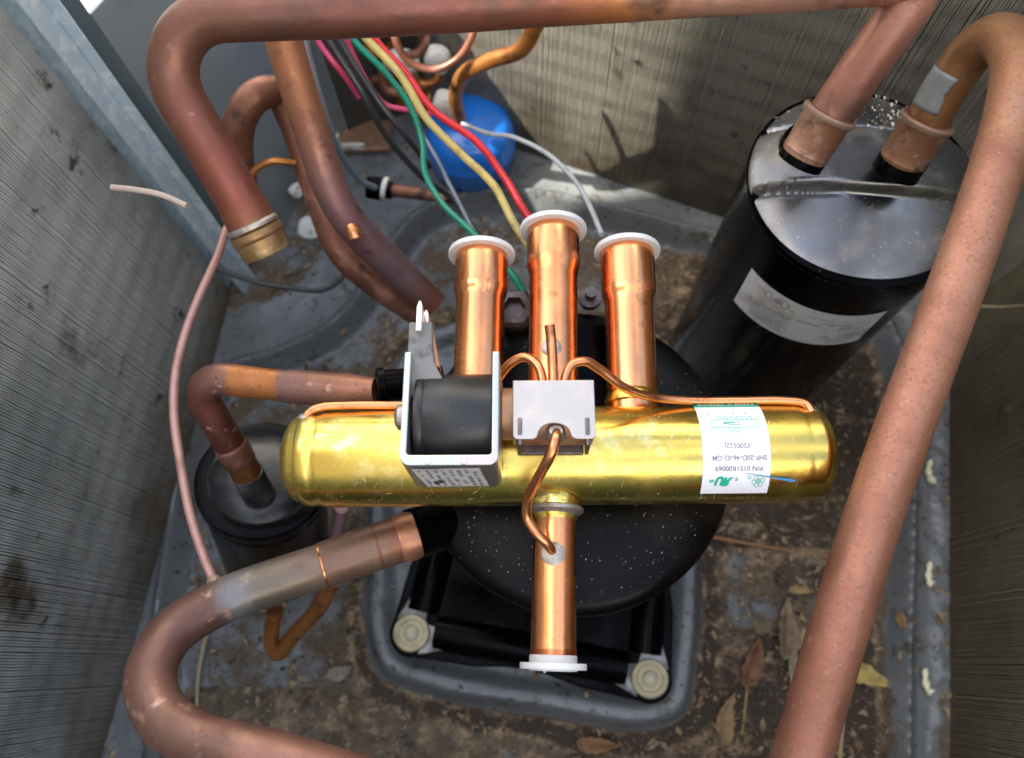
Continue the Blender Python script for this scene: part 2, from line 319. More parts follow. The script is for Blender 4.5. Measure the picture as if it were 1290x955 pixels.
def cr2(pts, z=0, n=10):
    P = [at_z(x, y, z) for x, y in pts]; P = P + P[:3]
    c = catmull(P, n)[n:-2 * n + 0 if False else None]
    return c[:len(pts) * n][:, :2]
rec = cr2([(235, 1100), (215, 900), (222, 760), (240, 640), (262, 530), (300, 480), (372, 455), (440, 415), (492, 340), (540, 285), (640, 262), (760, 282), (900, 318), (1010, 345), (1085, 400), (1122, 480), (1128, 620), (1122, 800), (1118, 955), (1110, 1100), (700, 1150)])
pl = cr2([(462, 720), (462, 800), (480, 850), (540, 878), (690, 905), (815, 922), (862, 900), (878, 830), (884, 700), (884, 560), (840, 440), (700, 410), (540, 420), (470, 520)])
def sdf(poly, X, Y):
    d = np.full(X.shape, 1e9); inside = np.zeros(X.shape, bool); n = len(poly)
    for i in range(n):
        ax, ay = poly[i]; bx, by = poly[(i + 1) % n]; ex, ey = bx - ax, by - ay; L2 = ex * ex + ey * ey + 1e-12
        t = np.clip(((X - ax) * ex + (Y - ay) * ey) / L2, 0, 1); d = np.minimum(d, np.hypot(X - ax - t * ex, Y - ay - t * ey))
        c = ((ay > Y) != (by > Y)) & (X < (bx - ax) * (Y - ay) / (by - ay + 1e-15) + ax); inside ^= c
    return np.where(inside, -d, d)
def ss(x, a, b): t = np.clip((x - a) / (b - a), 0, 1); return t * t * (3 - 2 * t)
NX, NY = 420, 480
xs = np.linspace(-.44, .50, NX); ys = np.linspace(-.40, .60, NY); GX, GY = np.meshgrid(xs, ys)
D1 = sdf(rec, GX, GY); D2 = sdf(pl, GX, GY)
def vnoise(X, Y, s, seed):
    r = np.random.default_rng(seed); G = r.random((64, 64)); x = (X * s) % 63; y = (Y * s) % 63
    i = x.astype(int); j = y.astype(int); fx = x - i; fy = y - j; fx = fx * fx * (3 - 2 * fx); fy = fy * fy * (3 - 2 * fy); i2 = (i + 1) % 64; j2 = (j + 1) % 64
    return (G[j, i] * (1 - fx) + G[j, i2] * fx) * (1 - fy) + (G[j2, i] * (1 - fx) + G[j2, i2] * fx) * fy
Zg = .024 * ss(D1, -.012, .002) + .006 * np.exp(-((D1 - .003) / .004) ** 2)      # raised border with a rolled lip
Zg += .026 * ss(-D2, -.002, .012) - .010 * ss(-D2, .018, .03)                     # compressor plinth with its own lip
# a low pressed step across the pan on the right
q = (GY - at_z(960, 690, 0)[1]); Zg += .007 * ss(GX, .16, .17) * (1 - ss(GX, .285, .295)) * ss(q, -.075, -.067) * (1 - ss(q, -.004, .002)) * (D1 < -.012)
dirt = np.clip(.55 - .45 * ss(D1, -.02, .0) - .6 * ss(-D2, -.002, .006) + .30 * ss(GX, .1, .2) * (D1 < 0) + .25 * np.exp(-((D2 - .008) / .008) ** 2), 0, 1)
dirt += .25 * ss(D1, .045, .065) + .1 * (GY < -.02)
dirt = np.where((D1 < 0), dirt, dirt * .9); dirt += .42 * ss(D1, .016, .03) * ss(GX, .2, .26) + .25 * ss(D1, .03, .05) * (GX < -.2)
Zg += (vnoise(GX + 3, GY + 3, 60, 4) * .0020 + vnoise(GX + 3, GY + 3, 120, 1) * .0028 + vnoise(GX + 3, GY + 3, 260, 2) * .0018) * np.clip(dirt * 1.6, 0, 1)
Vp = np.stack([GX, GY, Zg], -1).reshape(-1, 3)
ii = np.arange((NY - 1) * NX).reshape(NY - 1, NX)[:, :-1].ravel()
Fp = np.stack([ii, ii + 1, ii + NX + 1, ii + NX], -1)
pan = link('pan_floor', Vp, Fp.tolist(), m_pan); pan['kind'] = 'structure'
a = pan.data.attributes.new('dirt', 'FLOAT', 'POINT'); a.data.foreach_set('value', (dirt - .30 * ss(GX, .13, .18) * (1 - ss(GX, .24, .30)) * ss(q, -.090, -.055) * (1 - ss(q, -.016, .008)) * (D1 < -.012) * (.2 + 1.1 * vnoise(GX + 3, GY + 3, 45, 12))).ravel())
def panz(x, y):
    i = int(np.clip((x - xs[0]) / (xs[1] - xs[0]), 0, NX - 1)); j = int(np.clip((y - ys[0]) / (ys[1] - ys[0]), 0, NY - 1)); return float(Zg[j, i])

# ------------------------------------------------------------------ coil walls with real fins
def coil_wall(name, A, B, inward, m, label, ztop=.60, z0=.026, pitch=.0018, bow=0, wave=.0006, cat='coil wall'):
    A = np.array(A); B = np.array(B); L = np.linalg.norm(B - A); d = (B - A) / L; nrm = np.array([-d[1], d[0]])
    if nrm @ np.array(inward) < 0: nrm = -nrm
    t = thing(name, (*A, 0), label, cat)
    nf = int(L / pitch); zz = np.arange(z0, ztop + .001, .0125); th = .00060; dep = .011
    r = np.random.default_rng(int(abs(A[0]) * 1e4) + 3)
    V, Fc = [], []
    zi = np.arange(len(zz))
    for i in range(nf):
        s = (i + .5) * pitch + r.normal(0, .00012); c = A + d * s
        bent = r.normal(0, .00007, len(zz)) + .00016 * (vnoise(np.full(len(zz), s) + 1, zz + 1, 22, 5) - .5); jit = np.where(zi % 2 == 0, 0, wave) + r.normal(0, .00012, len(zz))
        b0 = len(V)
        for k, z in enumerate(zz):
            p = c + d * bent[k]; f = nrm * jit[k]
            V += [(*(p - d * th - nrm * dep), z), (*(p - d * th + f), z), (*(p + d * th + f), z), (*(p + d * th - nrm * dep), z)]
        for k in range(len(zz) - 1):
            o = b0 + 4 * k
            Fc += [(o, o + 1, o + 5, o + 4), (o + 1, o + 2, o + 6, o + 5), (o + 2, o + 3, o + 7, o + 6)]
    fo = link('fins', V, Fc, m, t, smooth=False); fo['kind'] = 'stuff'
    # tube rows running behind the fin edges, and the core
    parts = []
    for z in np.arange(z0 + .018, ztop, .025):
        P = [(*(A - nrm * .009 + d * .002), z), (*(B - nrm * .009 - d * .002), z)]
        v, f, _ = tube_data(P, .0042, seg=8, step=.1); parts.append((v, f))
    V, Fc = merge(parts); tb = link('tube_rows', V, Fc, m_copper_dark, t); tb['kind'] = 'stuff'
    c = (A + B) / 2 - nrm * .018
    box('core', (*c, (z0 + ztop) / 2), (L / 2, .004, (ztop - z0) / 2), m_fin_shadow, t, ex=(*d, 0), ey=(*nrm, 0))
    return t, d, nrm
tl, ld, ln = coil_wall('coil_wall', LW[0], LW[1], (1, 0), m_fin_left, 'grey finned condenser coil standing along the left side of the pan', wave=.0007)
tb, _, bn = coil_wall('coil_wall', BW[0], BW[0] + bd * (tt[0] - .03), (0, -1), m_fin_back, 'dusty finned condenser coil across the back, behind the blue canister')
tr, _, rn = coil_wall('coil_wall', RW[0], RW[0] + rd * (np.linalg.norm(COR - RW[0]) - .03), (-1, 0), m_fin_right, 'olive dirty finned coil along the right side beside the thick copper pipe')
# rounded corner of the coil
cparts = []
c0 = COR - bd * .03 - rd * .03
t = thing('coil_corner', (*c0, 0), 'curved finned corner of the coil behind the black accumulator', 'coil wall')
V, Fc = [], []
for k in range(34):
    a = k / 33 * math.pi / 2; dv = rd * math.cos(a) + bd * math.sin(a); tg = -rd * math.sin(a) + bd * math.cos(a)
    p = c0 + dv * .03
    o = len(V)
    for z in (.026, .60):
        V += [(*(p - tg * .0004 + dv * .01), z), (*(p - tg * .0004), z), (*(p + tg * .0004), z), (*(p + tg * .0004 + dv * .01), z)]
    Fc += [(o, o + 1, o + 5, o + 4), (o + 1, o + 2, o + 6, o + 5), (o + 2, o + 3, o + 7, o + 6)]
link('fins', V, Fc, m_fin_back, t, smooth=False)['kind'] = 'stuff'
V, Fc = [], []
for k in range(13):
    a = k / 12 * math.pi / 2; dv = rd * math.cos(a) + bd * math.sin(a); p = c0 + dv * .042; V += [(*p, .026), (*p, .6)]
    if k: Fc.append((2 * k - 2, 2 * k, 2 * k + 1, 2 * k - 1))
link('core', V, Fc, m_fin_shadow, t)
# front wall of the cabinet, on the viewer's own side
box('unit_enclosure', (-.055, -.37, .30), (.31, .004, .30), m_panel, origin=(-.055, -.37, 0))
tag(box('shade_wall', (-.95, -1.72, 1.3), (.1, 2.0, 1.36), mat('render_wall', base=(.42, .39, .34), rough=.9, noise=[((.34, .31, .27), 6, .45, .7, 5)], bump=(90, .3, .003)), None, .01, origin=(-.95, -1.72, -.06)), 'unseen rendered wall added to shade the unit from the left', 'wall')  # added wall out of view that keeps the sun off the unit
tag(bpy.data.objects['unit_enclosure'], 'grey sheet metal side of the cabinet nearest the viewer', 'panel')

tag(box('dark_blocker', (-.02, -.52, .36), (.42, .012, .42), mat('dark_sheet', base=(.07, .075, .075), rough=.5), None, .004, ey=(0, .966, .259), ez=(0, -.259, .966), origin=(-.02, -.52, -.04)), 'unseen dark sheet added nearest the viewer to darken reflections', 'cover')  # added out of view so the brass reflects something dark
# galvanised end strip of the left coil + sheet metal panels
e = LW[1]; pdir = np.array(P1) - e; pdir /= np.linalg.norm(pdir)
t = thing('end_strip', (*e, 0), 'galvanised steel strip edging the left coil, tinted blue for reflected sky', 'metal strip')
sw = .011
for nm, cc, hx, hy in (('front_face', e + ld * .0155 + ln * .000, .0012, .022), ('side_face', e + ld * .0065 + ln * .013, .0075, .0012), ('rear_face', e + ld * .0065 - ln * .005, .0075, .0012)):
    box(nm, (*cc, .315), (hx, hy, .293), m_flange, t, .0006, ex=(*ld, 0), ey=(*ln, 0))
e2 = e + ld * .0185 + ln * .005
def panel(name, A, B, label, m=m_panel, z1=.62, z0=.026, cat='panel'):
    A = np.array(A); B = np.array(B); L = np.linalg.norm(B - A); d = (B - A) / L; n_ = np.array([-d[1], d[0]])
    return tag(box(name, (*((A + B) / 2), (z0 + z1) / 2), (L / 2, .0012, (z1 - z0) / 2), m, None, .0006, ex=(*d, 0), ey=(*n_, 0), origin=(*A, 0)), label, cat)
panel('sheet_panel', e2, P1, 'dark blue grey sheet metal panel beside the galvanised strip', z1=.36)
panel('sheet_panel', np.array(P1), P2, 'lighter grey sheet metal panel behind the upright copper pipes', m=m_panel2, z1=.33)
P3 = np.array(at_z(560, 160, 0)[:2]) + (0, .02)
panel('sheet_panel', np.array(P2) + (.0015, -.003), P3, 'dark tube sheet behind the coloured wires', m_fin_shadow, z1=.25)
pp = at_z(556, 150, .03)
box('coil_post', (pp[0], pp[1] + .02, .16), (.012, .004, .13), m_post, None, .001, origin=(pp[0], pp[1] + .02, .03)); tag(bpy.data.objects['coil_post'], 'narrow grey upright post between the wires and the back coil', 'post')
# copper return bends with white lumps on the coil end
for k, (x, y) in enumerate([(478, 58), (515, 62), (537, 98), (500, 108), (535, 50), (480, 92), (520, 130)]):
    p = at_z(x, y, .13 - k * .012 + .02 * (k % 2))
    q_ = [p + np.array((-.013, .03, 0)), p + np.array((-.013, .004, 0)), p + np.array((-.007, -.006, 0)), p + np.array((.007, -.006, 0)), p + np.array((.013, .004, 0)), p + np.array((.013, .03, 0))]
    names = ['behind the green wire', 'under the thin copper loop', 'beside the lower white lump', 'beneath the yellow wire', 'right under the top pipe', 'above the second pink wire', 'behind the red wire near the canister']
    tag(tube('return_bend', catmull(q_), .0048, m_copper_dark if k % 2 else m_copper_orange, seg=12, origin=p), 'small copper return bend of the coil, ' + names[k], 'pipe bend', 'return bends at the coil end')
for x, y, z, sx, sy, lab in [(507, 78, .13, .017, .013, 'white lump behind the red and yellow wires'), (552, 75, .14, .012, .014, 'white lump beside the grey post under the top pipe'), (561, 133, .11, .012, .016, 'white lump just above the blue canister')]:
    p = at_z(x, y, z); V, Fc = [], []
    for i in range(9):
        for k in range(14):
            a, b = math.pi * i / 8, 2 * math.pi * k / 14; s = 1 + .12 * math.sin(3 * b + i)
            V.append(p + np.array((sx * math.sin(a) ** .6 * math.cos(b) * s, sy * .7 * math.sin(a) ** .6 * math.sin(b) * s, sy * math.cos(a))))
    for i in range(8):
        for k in range(14): Fc.append((i * 14 + k, i * 14 + (k + 1) % 14, (i + 1) * 14 + (k + 1) % 14, (i + 1) * 14 + k))
    tag(link('white_lump', V, Fc, m_rough_white, origin=p), lab, 'foam', 'white lumps at the coil end')

# ------------------------------------------------------------------ compressor
CZ = .318; cc = at_z(723, 570, CZ); cr = 203 * .362 / 960
comp = thing('compressor', (cc[0], cc[1], panz(cc[0], cc[1])), 'black compressor with a wide round cap standing in the middle of the pan', 'compressor')
cx, cy = cc[0], cc[1]
lathe('shell', (cx, cy, .03), ZA, [(0, .05), (.004, .062), (.02, .066), (.25, .066), (.27, .064), (.283, .058)], m_black_gloss, comp, 64)
lathe('cap', (cx, cy, CZ - .012), ZA, [(-.004, cr - .006), (0, cr - .001), (.003, cr), (.009, cr), (.012, cr - .002), (.0135, cr - .006), (.0165, cr * .75), (.0185, cr * .45), (.019, 0.0005)], m_black_dome, comp, 96)
# terminal cover and nut half hidden by the valve's tubes
p = at_z(745, 440, CZ + .006); box('terminal_cover', (p[0], p[1] - .01, CZ + .0065), (.017, .024, .004), m_black_gloss, comp, .003)
p = at_z(648, 392, CZ + .004)
nut = lathe('terminal_nut', (p[0], p[1], CZ - .002), ZA, [(0, .012), (.009, .012), (.011, .010), (.0115, .006), (.007, .005)], m_steel_dark, comp, 6)
p = at_z(744, 372, CZ + .004); lathe('cap_stud', (p[0], p[1], CZ - .002), ZA, [(0, .006), (.004, .006), (.0045, .003), (.010, .003)], m_steel_dark, comp, 16)
# base plate with three ears
FEET = [at_z(517, 797, .05), at_z(820, 855, .05)]
_e = FEET[1] - FEET[0]; _n = np.array((-_e[1], _e[0], 0)); FEET += [FEET[1] + _n * .96 - _e * .04, FEET[0] + _n * .96 + _e * .04]
fc = [np.array(f[:2]) for f in FEET]
cen = np.array((cx, cy))
poly = []
ctr2 = sum(fc) / 4
for i in range(4):
    f = fc[i]; u = f - ctr2; u /= np.linalg.norm(u); a0 = math.atan2(u[1], u[0])
    for k in range(-5, 6):
        a = a0 + k * R(13); poly.append(f + np.array((math.cos(a), math.sin(a))) * .0185)
    nx_ = fc[(i + 1) % 4]
    # flare towards the middle and a concave edge between ears
    mid = (f + nx_) / 2; inn = ctr2 - mid; inn /= np.linalg.norm(inn)
    dirn = (nx_ - f) / np.linalg.norm(nx_ - f); Ld = np.linalg.norm(nx_ - f)
    for s_, q_ in ((.28, -.010), (.4, -.006), (.5, -.004), (.6, -.006), (.72, -.010)):
        poly.append(f + dirn * Ld * s_ + inn * (q_ + (-.006)))
    del mid
area = sum(poly[i][0] * poly[(i + 1) % len(poly)][1] - poly[(i + 1) % len(poly)][0] * poly[i][1] for i in range(len(poly)))
if area < 0: poly = poly[::-1]
base = sweep_prism('base_plate', [tuple(p_) for p_ in poly], XA, YA, ZA, (0, 0, .037), .0022, m_black_gloss, comp, .0015)
# pressed bars between the ears
for i_ in range(4):
    _a, _b = fc[i_], fc[(i_ + 1) % 4]; _in = ctr2 - (_a + _b) / 2; _in = _in / np.linalg.norm(_in) * .004
    P = [(*(_a + (_b - _a) * t_ + _in), .036 + .004 * math.sin(math.pi * min(1, max(0, (t_ - .1) / .8)))) for t_ in np.linspace(.10, .90, 14)]
    tube('base_rib', np.array(P), .0135, m_black_gloss, comp, seg=16)
m_ear = mat('sky_glint_ear', base=(.07, .07, .066), metal=.5, rough=.3, noise=[((.30, .29, .26), 45, .42, .62, 5), ((.02, .02, .02), 60, .6, .7, 4)])  # pale grey patches put reflected sky into the ears' colour
for f in fc:
    for tgt in sorted([g_ for g_ in fc if g_ is not f], key=lambda g_: float(np.linalg.norm(g_ - f)))[:2]:
        d_ = tgt - f; d_ /= np.linalg.norm(d_); n_ = np.array((-d_[1], d_[0])); 
        inw = 1 if n_ @ (ctr2 - f) > 0 else -1
        sweep_prism('mount_ear', [(.008, -.0150 * 1), (.030, -.0075), (.050, -.0045), (.050, .0035), (.030, .005), (.008, .010)], (*d_, 0), (*(n_ * inw), 0), ZA, (*f, .0408), .0010, m_ear, comp, .0006)
for f in FEET:
    gz = .0395
    gr = lathe('foot_grommet', (f[0], f[1], gz - .016), ZA, [(0, .011), (.016, .012), (.017, .0142), (.0215, .0145), (.023, .0135), (.0225, .0105), (.021, .0092), (.021, .0062), (.0235, .0052), (.0245, .003), (.0245, .0005)], m_grommet, comp, 40)
    lathe('grommet_pin', (f[0], f[1], gz + .0078), ZA, [(0, .0025), (.0016, .0024), (.002, .0005)], m_grommet_rim, gr, 20)
# dust sprinkled on the cap
parts = []
for k in range(900):
    a = rng.random() * 6.283; r_ = cr * .93 * math.sqrt(rng.random()); x_, y_ = cx + r_ * math.cos(a), cy + r_ * math.sin(a)
    if rng.random() > .35 + .65 * (math.sin(x_ * 60) * math.cos(y_ * 47 + 1) > .0): continue
    s = .00012 + .00042 * rng.random() ** 3; z_ = CZ - .012 + np.interp(r_, [0, cr * .45, cr * .75, cr - .006], [.019, .0185, .0165, .0135])
    V = [np.array((x_, y_, z_)) + np.array(q_) * s * (0.7 + .6 * rng.random()) for q_ in ((1, 0, 0), (-.5, .9, 0), (-.5, -.9, 0), (0, 0, 1.1))]
    parts.append((V, [(0, 1, 3), (1, 2, 3), (2, 0, 3)]))
V, Fc = merge(parts); link('dust_specks', V, Fc, m_dust, comp, smooth=False)['kind'] = 'stuff'
# black stubs in the shell side
pa = at_d(524, 672, .357); pb = at_d(570, 655, .372)
lathe('suction_stub', pa - (pb - pa) * .1, pb - pa, [(0, .0105), (.0005, .0122), (.03, .0122)], m_black_gloss, comp, 28)
pa = at_d(474, 487, .40); pb = at_d(520, 483, .405)
lathe('discharge_stub', pa, pb - pa, [(0, .008), (.0006, .0095), (.004, .0098), (.0045, .0085), (.035, .0085)], m_black_gloss, comp, 28)

# ------------------------------------------------------------------ accumulator
AZ = .320; ac = at_z(1094, 222, AZ); t_ = (AZ - H) / ray(1094, 222)[2]; ar = 147 * t_ / 960
acc = thing('accumulator', (ac[0], ac[1], .02), 'tall black accumulator with two copper pipes in its dusty lid', 'accumulator')
lathe('shell', (ac[0], ac[1], .025), ZA, [(0, ar * .5), (.006, ar * .8), (.02, ar * .95), (.035, ar * .985), (AZ - .045, ar * .985), (AZ - .040, ar), (AZ - .033, ar)], m_black_gloss, acc, 80)
V, Fc = [], []; NR, NS = 120, 220
ba = R(-6); bx_, by_ = math.cos(ba), math.sin(ba)
for i in range(NR + 1):
    rr = ar * (i / NR) ** .8
    for k in range(NS):
        a = 2 * math.pi * k / NS; x_, y_ = rr * math.cos(a), rr * math.sin(a)
        tq = rr / ar
        dome = .020 * (max(0, 1 - tq ** 3.2)) ** .55
        v_ = -x_ * by_ + y_ * bx_; u_ = x_ * bx_ + y_ * by_
        up = float(ss(v_, -.014, -.009) * (1 - ss(v_, .026, .031)))
        low = -.30 * max(0, -.011 - v_) * (1 - tq ** 4)
        groove = -.0035 * math.exp(-((v_ + .0125) / .0022) ** 2) * float(ss(-u_, .012, .028)) - .002 * math.exp(-((v_ - .030) / .002) ** 2)
        V.append((ac[0] + x_, ac[1] + y_, AZ - .012 + dome * (.72 + .28 * up) + low * .6 + groove * (tq < .97)))
for i in range(NR):
    for k in range(NS): Fc.append((i * NS + k, i * NS + (k + 1) % NS, (i + 1) * NS + (k + 1) % NS, (i + 1) * NS + k))
lid = link('lid', V, Fc, m_accum_lid, acc)
parts = []
for k in range(260):
    a = rng.normal(1.25, .55); r_ = ar * rng.uniform(.25, .95); x_, y_ = ac[0] + r_ * math.cos(a), ac[1] + r_ * math.sin(a)
    zl = AZ - .012 + .020 * (max(0, 1 - (r_ / ar) ** 3.2)) ** .55 * .95; s_ = .0003 + .0012 * rng.random() ** 3
    parts.append(([np.array((x_, y_, zl)) + np.array(q_) * s_ * rng.uniform(.6, 1.4) for q_ in ((1, 0, 0), (-.5, .9, 0), (-.5, -.9, 0), (0, 0, .9))], [(0, 1, 3), (1, 2, 3), (2, 0, 3)]))
V, Fc = merge(parts); link('dust_specks', V, Fc, m_dust, acc, smooth=False)['kind'] = 'stuff'
def lidz(): return AZ + .005
for nm, x, y in (('pipe_collar', 1023, 180), ('pipe_collar', 1136, 196)):
    pc = at_z(x, y, AZ + .008)
    lathe('socket_ring', (pc[0], pc[1], AZ + .002), ZA, [(0, .0165), (.004, .0160), (.0055, .0148), (.005, .0135), (0, .0128)], m_black_gloss, acc, 40)
# pressed letters on the lid
for k in range(3):
    p = at_z(981 + 0 * k, 146 + 5 * k, AZ + .008); box('stamped_mark', (p[0], p[1], AZ + .0064), (.0018, .0005, .0006), m_accum_lid, acc, .0002)
# label, wrapped on the side that faces the viewer
def wrap_patch(name, c, rad, a0, a1, z0, z1, m, parent, n=28, skew=0):
    V, Fc = [], []
    for k in range(n + 1):
        a = a0 + (a1 - a0) * k / n
        for z in (z0, z1): V.append((c[0] + rad * math.cos(a), c[1] + rad * math.sin(a), z))
        if k: Fc.append((2 * k - 2, 2 * k, 2 * k + 1, 2 * k - 1))
    return link(name, V, Fc, m, parent)
LA0, LA1, LZ1, LZ0 = R(210), R(288), AZ - .045, AZ - .088
acl = wrap_patch('label', ac, ar * .985 + .0004, LA0, LA1, LZ0, LZ1, m_sticker_grey, acc)

FONT = None
def text_mesh(s, size, bold=0.0, sx=1.0):
    cu = bpy.data.curves.new('t', 'FONT'); cu.body = s; cu.size = size; cu.align_x = 'CENTER'; cu.align_y = 'CENTER'; cu.resolution_u = 3; cu.offset = bold
    o = bpy.data.objects.new('t', cu); C.objects.link(o); dg = bpy.context.evaluated_depsgraph_get(); dg.update()
    me = bpy.data.meshes.new_from_object(o.evaluated_get(dg)); V = [(v.co.x * sx, v.co.y) for v in me.vertices]; Fc = [tuple(p.vertices) for p in me.polygons]
    bpy.data.objects.remove(o); bpy.data.curves.remove(cu); bpy.data.meshes.remove(me)
    return V, Fc
def quad2(x0, y0, x1, y1, n=1):
    V, Fc = [], []
    for k in range(n + 1):
        y = y0 + (y1 - y0) * k / n; V += [(x0, y), (x1, y)]
        if k: Fc.append((2 * k - 2, 2 * k - 1, 2 * k + 1, 2 * k))
    return V, Fc
def line2(pts, wd, closed=False):
    V, Fc = [], []; pts = list(pts) + ([pts[0]] if closed else [])
    for (x0, y0), (x1, y1) in zip(pts, pts[1:]):
        L = math.hypot(x1 - x0, y1 - y0) or 1; nx_, ny_ = -(y1 - y0) / L * wd / 2, (x1 - x0) / L * wd / 2; dx, dy = (x1 - x0) / L * wd / 2, (y1 - y0) / L * wd / 2
        o = len(V); V += [(x0 - dx + nx_, y0 - dy + ny_), (x0 - dx - nx_, y0 - dy - ny_), (x1 + dx - nx_, y1 + dy - ny_), (x1 + dx + nx_, y1 + dy + ny_)]; Fc.append((o, o + 1, o + 2, o + 3))
    return V, Fc
def shift(d, x, y): return [(a + x, b + y) for a, b in d[0]], d[1]
def arc2(cx_, cy_, r_, a0, a1, wd, n=16): return line2([(cx_ + r_ * math.cos(R(a0 + (a1 - a0) * k / n)), cy_ + r_ * math.sin(R(a0 + (a1 - a0) * k / n))) for k in range(n + 1)], wd)
# blurred print of the accumulator label: a mark with two arcs, and lines of small type too small to read
rowsA = []
rowsA += [arc2(-.024, .0135, .0042, 100, 280, .0008), arc2(-.0165, .0135, .0042, -80, 100, .0008)]
V_, F_ = text_mesh('UR', .0075); rowsA.append(shift((V_, F_), -.0203, .0132)); V_, F_ = text_mesh('c', .004); rowsA.append(shift((V_, F_), -.0295, .0152)); V_, F_ = text_mesh('us', .004); rowsA.append(shift((V_, F_), -.0095, .0115))
def smallprint(x0, x1, y, h=.0007):
    out = []; x = x0
    while x < x1:
        w_ = .0006 + .0011 * random.random(); out.append(quad2(x, y - h, min(x + w_, x1), y + h * (.3 + .7 * random.random()))); x += w_ + .0005
    return out
V_, F_ = text_mesh('LISTED', .0028); rowsA.append(shift((V_, F_), -.0205, .0068))
for y in np.arange(.002, -.018, -.0026): rowsA += smallprint(-.031, -.031 + .022 + .004 * random.random(), y)
rowsA += smallprint(-.004, .010, .0045, .001); rowsA += smallprint(.012, .028, .008); rowsA += smallprint(.0, .024, .013, .0005)
V2, F2 = merge([([(x, y, 0) for x, y in v], f) for v, f in rowsA])
aM = (LA0 + LA1) / 2; zM = (LZ0 + LZ1) / 2; rA = ar * .985 + .0006
Vw = [(ac[0] + rA * math.cos(aM + x / rA), ac[1] + rA * math.sin(aM + x / rA), zM + y) for x, y, _ in V2]
link('label_print', Vw, F2, m_grey_print, acl, smooth=False)

# ------------------------------------------------------------------ small black filter lower left
f0 = at_z(329, 598, .215); f1 = at_z(352, 706, .075)
fax = f1 - f0; fl = np.linalg.norm(fax); fr = 82 * (.215 - H) / ray(329, 598)[2] / 960
flt = thing('filter_canister', f1, 'small dusty black canister at the left with a copper elbow in its top', 'canister')
lathe('body', f0, fax, [(.004, fr * .8), (.0035, fr * .93), (.004, fr * .985), (.008, fr * 1.0), (.011, fr * 1.0), (.014, fr * .965), (.02, fr * .955), (.022, fr * .965), (.024, fr * .955), (fl - .015, fr * .95), (fl - .004, fr * .8), (fl, fr * .4)], m_filter_side, flt, 72)
lathe('lid', f0 + fax / fl * .004, -fax, [(0, fr * .93), (-.0025, fr * .90), (-.0025, fr * .82), (.001, fr * .74), (.005, fr * .60), (.0062, fr * .45), (.0062, fr * .1), (.0062, .0005)], m_filter, flt, 72)

# blue canister at the back
b0 = at_z(591, 160, .078); br = 58 * (.078 - H) / ray(591, 160)[2] / 960
blue = thing('blue_canister', (b0[0], b0[1], .03), 'round bright blue canister at the back behind the coloured wires', 'canister')
lathe('body', (b0[0], b0[1], .028), ZA, [(0, br * .9), (.004, br * .96), (.026, br * .97), (.0275, br * 1.005), (.031, br * 1.015), (.033, br * 1.0), (.034, br * .985), (.044, br * .965), (.051, br * .90), (.057, br * .78), (.061, br * .6), (.064, br * .35), (.065, br * .12), (.065, .0005)], m_blue, blue, 64)
lathe('brazed_fitting', (*(at_z(580, 148, .082)[:2]), .078), ZA, [(0, .010), (.003, .009), (.005, .0072), (.012, .0068)], m_copper_dark, blue, 24)

# ------------------------------------------------------------------ large copper pipes
def pipe(label, pts, r, m, rad=None, cat='pipe', name='copper_pipe', group=None, seg=32, collars=(), step=.003, rf=None, wob=.006, braze=m_braze):
    P = np.array(px(*pts)); P = fillet(P, rad, 18) if rad else catmull(P, 12)
    t = thing(name, P[0], label, cat, group)
    tube('tube', P, r, m, t, seg=seg, step=step, rf=rf, wob=wob)
    return t, P
rA_ = .0111
# A: open-ended pipe over the top of the picture
def rfA(s, L): return rA_ * (1 + .035 * float(ss(s, .021, .018)))
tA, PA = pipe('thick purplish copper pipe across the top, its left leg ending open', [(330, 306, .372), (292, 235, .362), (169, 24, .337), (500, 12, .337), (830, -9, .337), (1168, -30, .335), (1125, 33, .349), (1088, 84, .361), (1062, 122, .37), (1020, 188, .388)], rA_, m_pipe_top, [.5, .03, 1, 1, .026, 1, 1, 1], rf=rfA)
pe, pd = PA[0], PA[0] - PA[1]; pd = at_d(292, 235, .362) - at_d(330, 306, .372); pd /= np.linalg.norm(pd)
lathe('open_collar', pe - pd * .006, pd, [(.0, .0098), (0, .0112), (.002, .0118), (.008, .0120), (.0088, .0128), (.0105, .0131), (.0125, .0126), (.0135, .0113)], mat('dull_bronze_collar', base=(.26, .15, .06), metal=.6, rough=.4, noise=[((.4, .28, .16), 120, .5, .7, 4)]), tA, 40)
lathe('braze_ring', pe + pd * .0075, pd, [(0, .0118), (.0005, .0127), (.0018, .0129), (.003, .0122), (.0034, .0112)], m_braze, tA, 40)
def cup(parent, top, bot, r1, r0, ring=True, mm=None, lip=True):
    """copper cup that joins a pipe to a stub: from bot (stub side) to top (rim)"""
    top, bot = np.array(top), np.array(bot); L = np.linalg.norm(top - bot)
    lathe('pipe_cup', bot, top - bot, [(0, r0), (.0005, r1 * .96), (L * .1, r1 * .975), (L * .13, r1 * 1.0), (L * .16, r1 * .975), (L * .3, r1 * .985), (L * .82, r1 * 1.0), (L * .86, r1 * 1.06)] + [(L * .95, r1 * 1.11), (L, r1 * 1.08), (L * 1.02, r1 * .98), (L * .96, r1 * .84)], mm or m_copper_cup, parent, 40)
    ax = (top - bot) / L
    lathe('cup_rim', bot + ax * L * .88, ax, [(0, r1 * 1.085), (L * .04, r1 * 1.13), (L * .09, r1 * 1.135), (L * .125, r1 * 1.07), (L * .115, r1 * .95)], m_dull_braze, parent, 40)
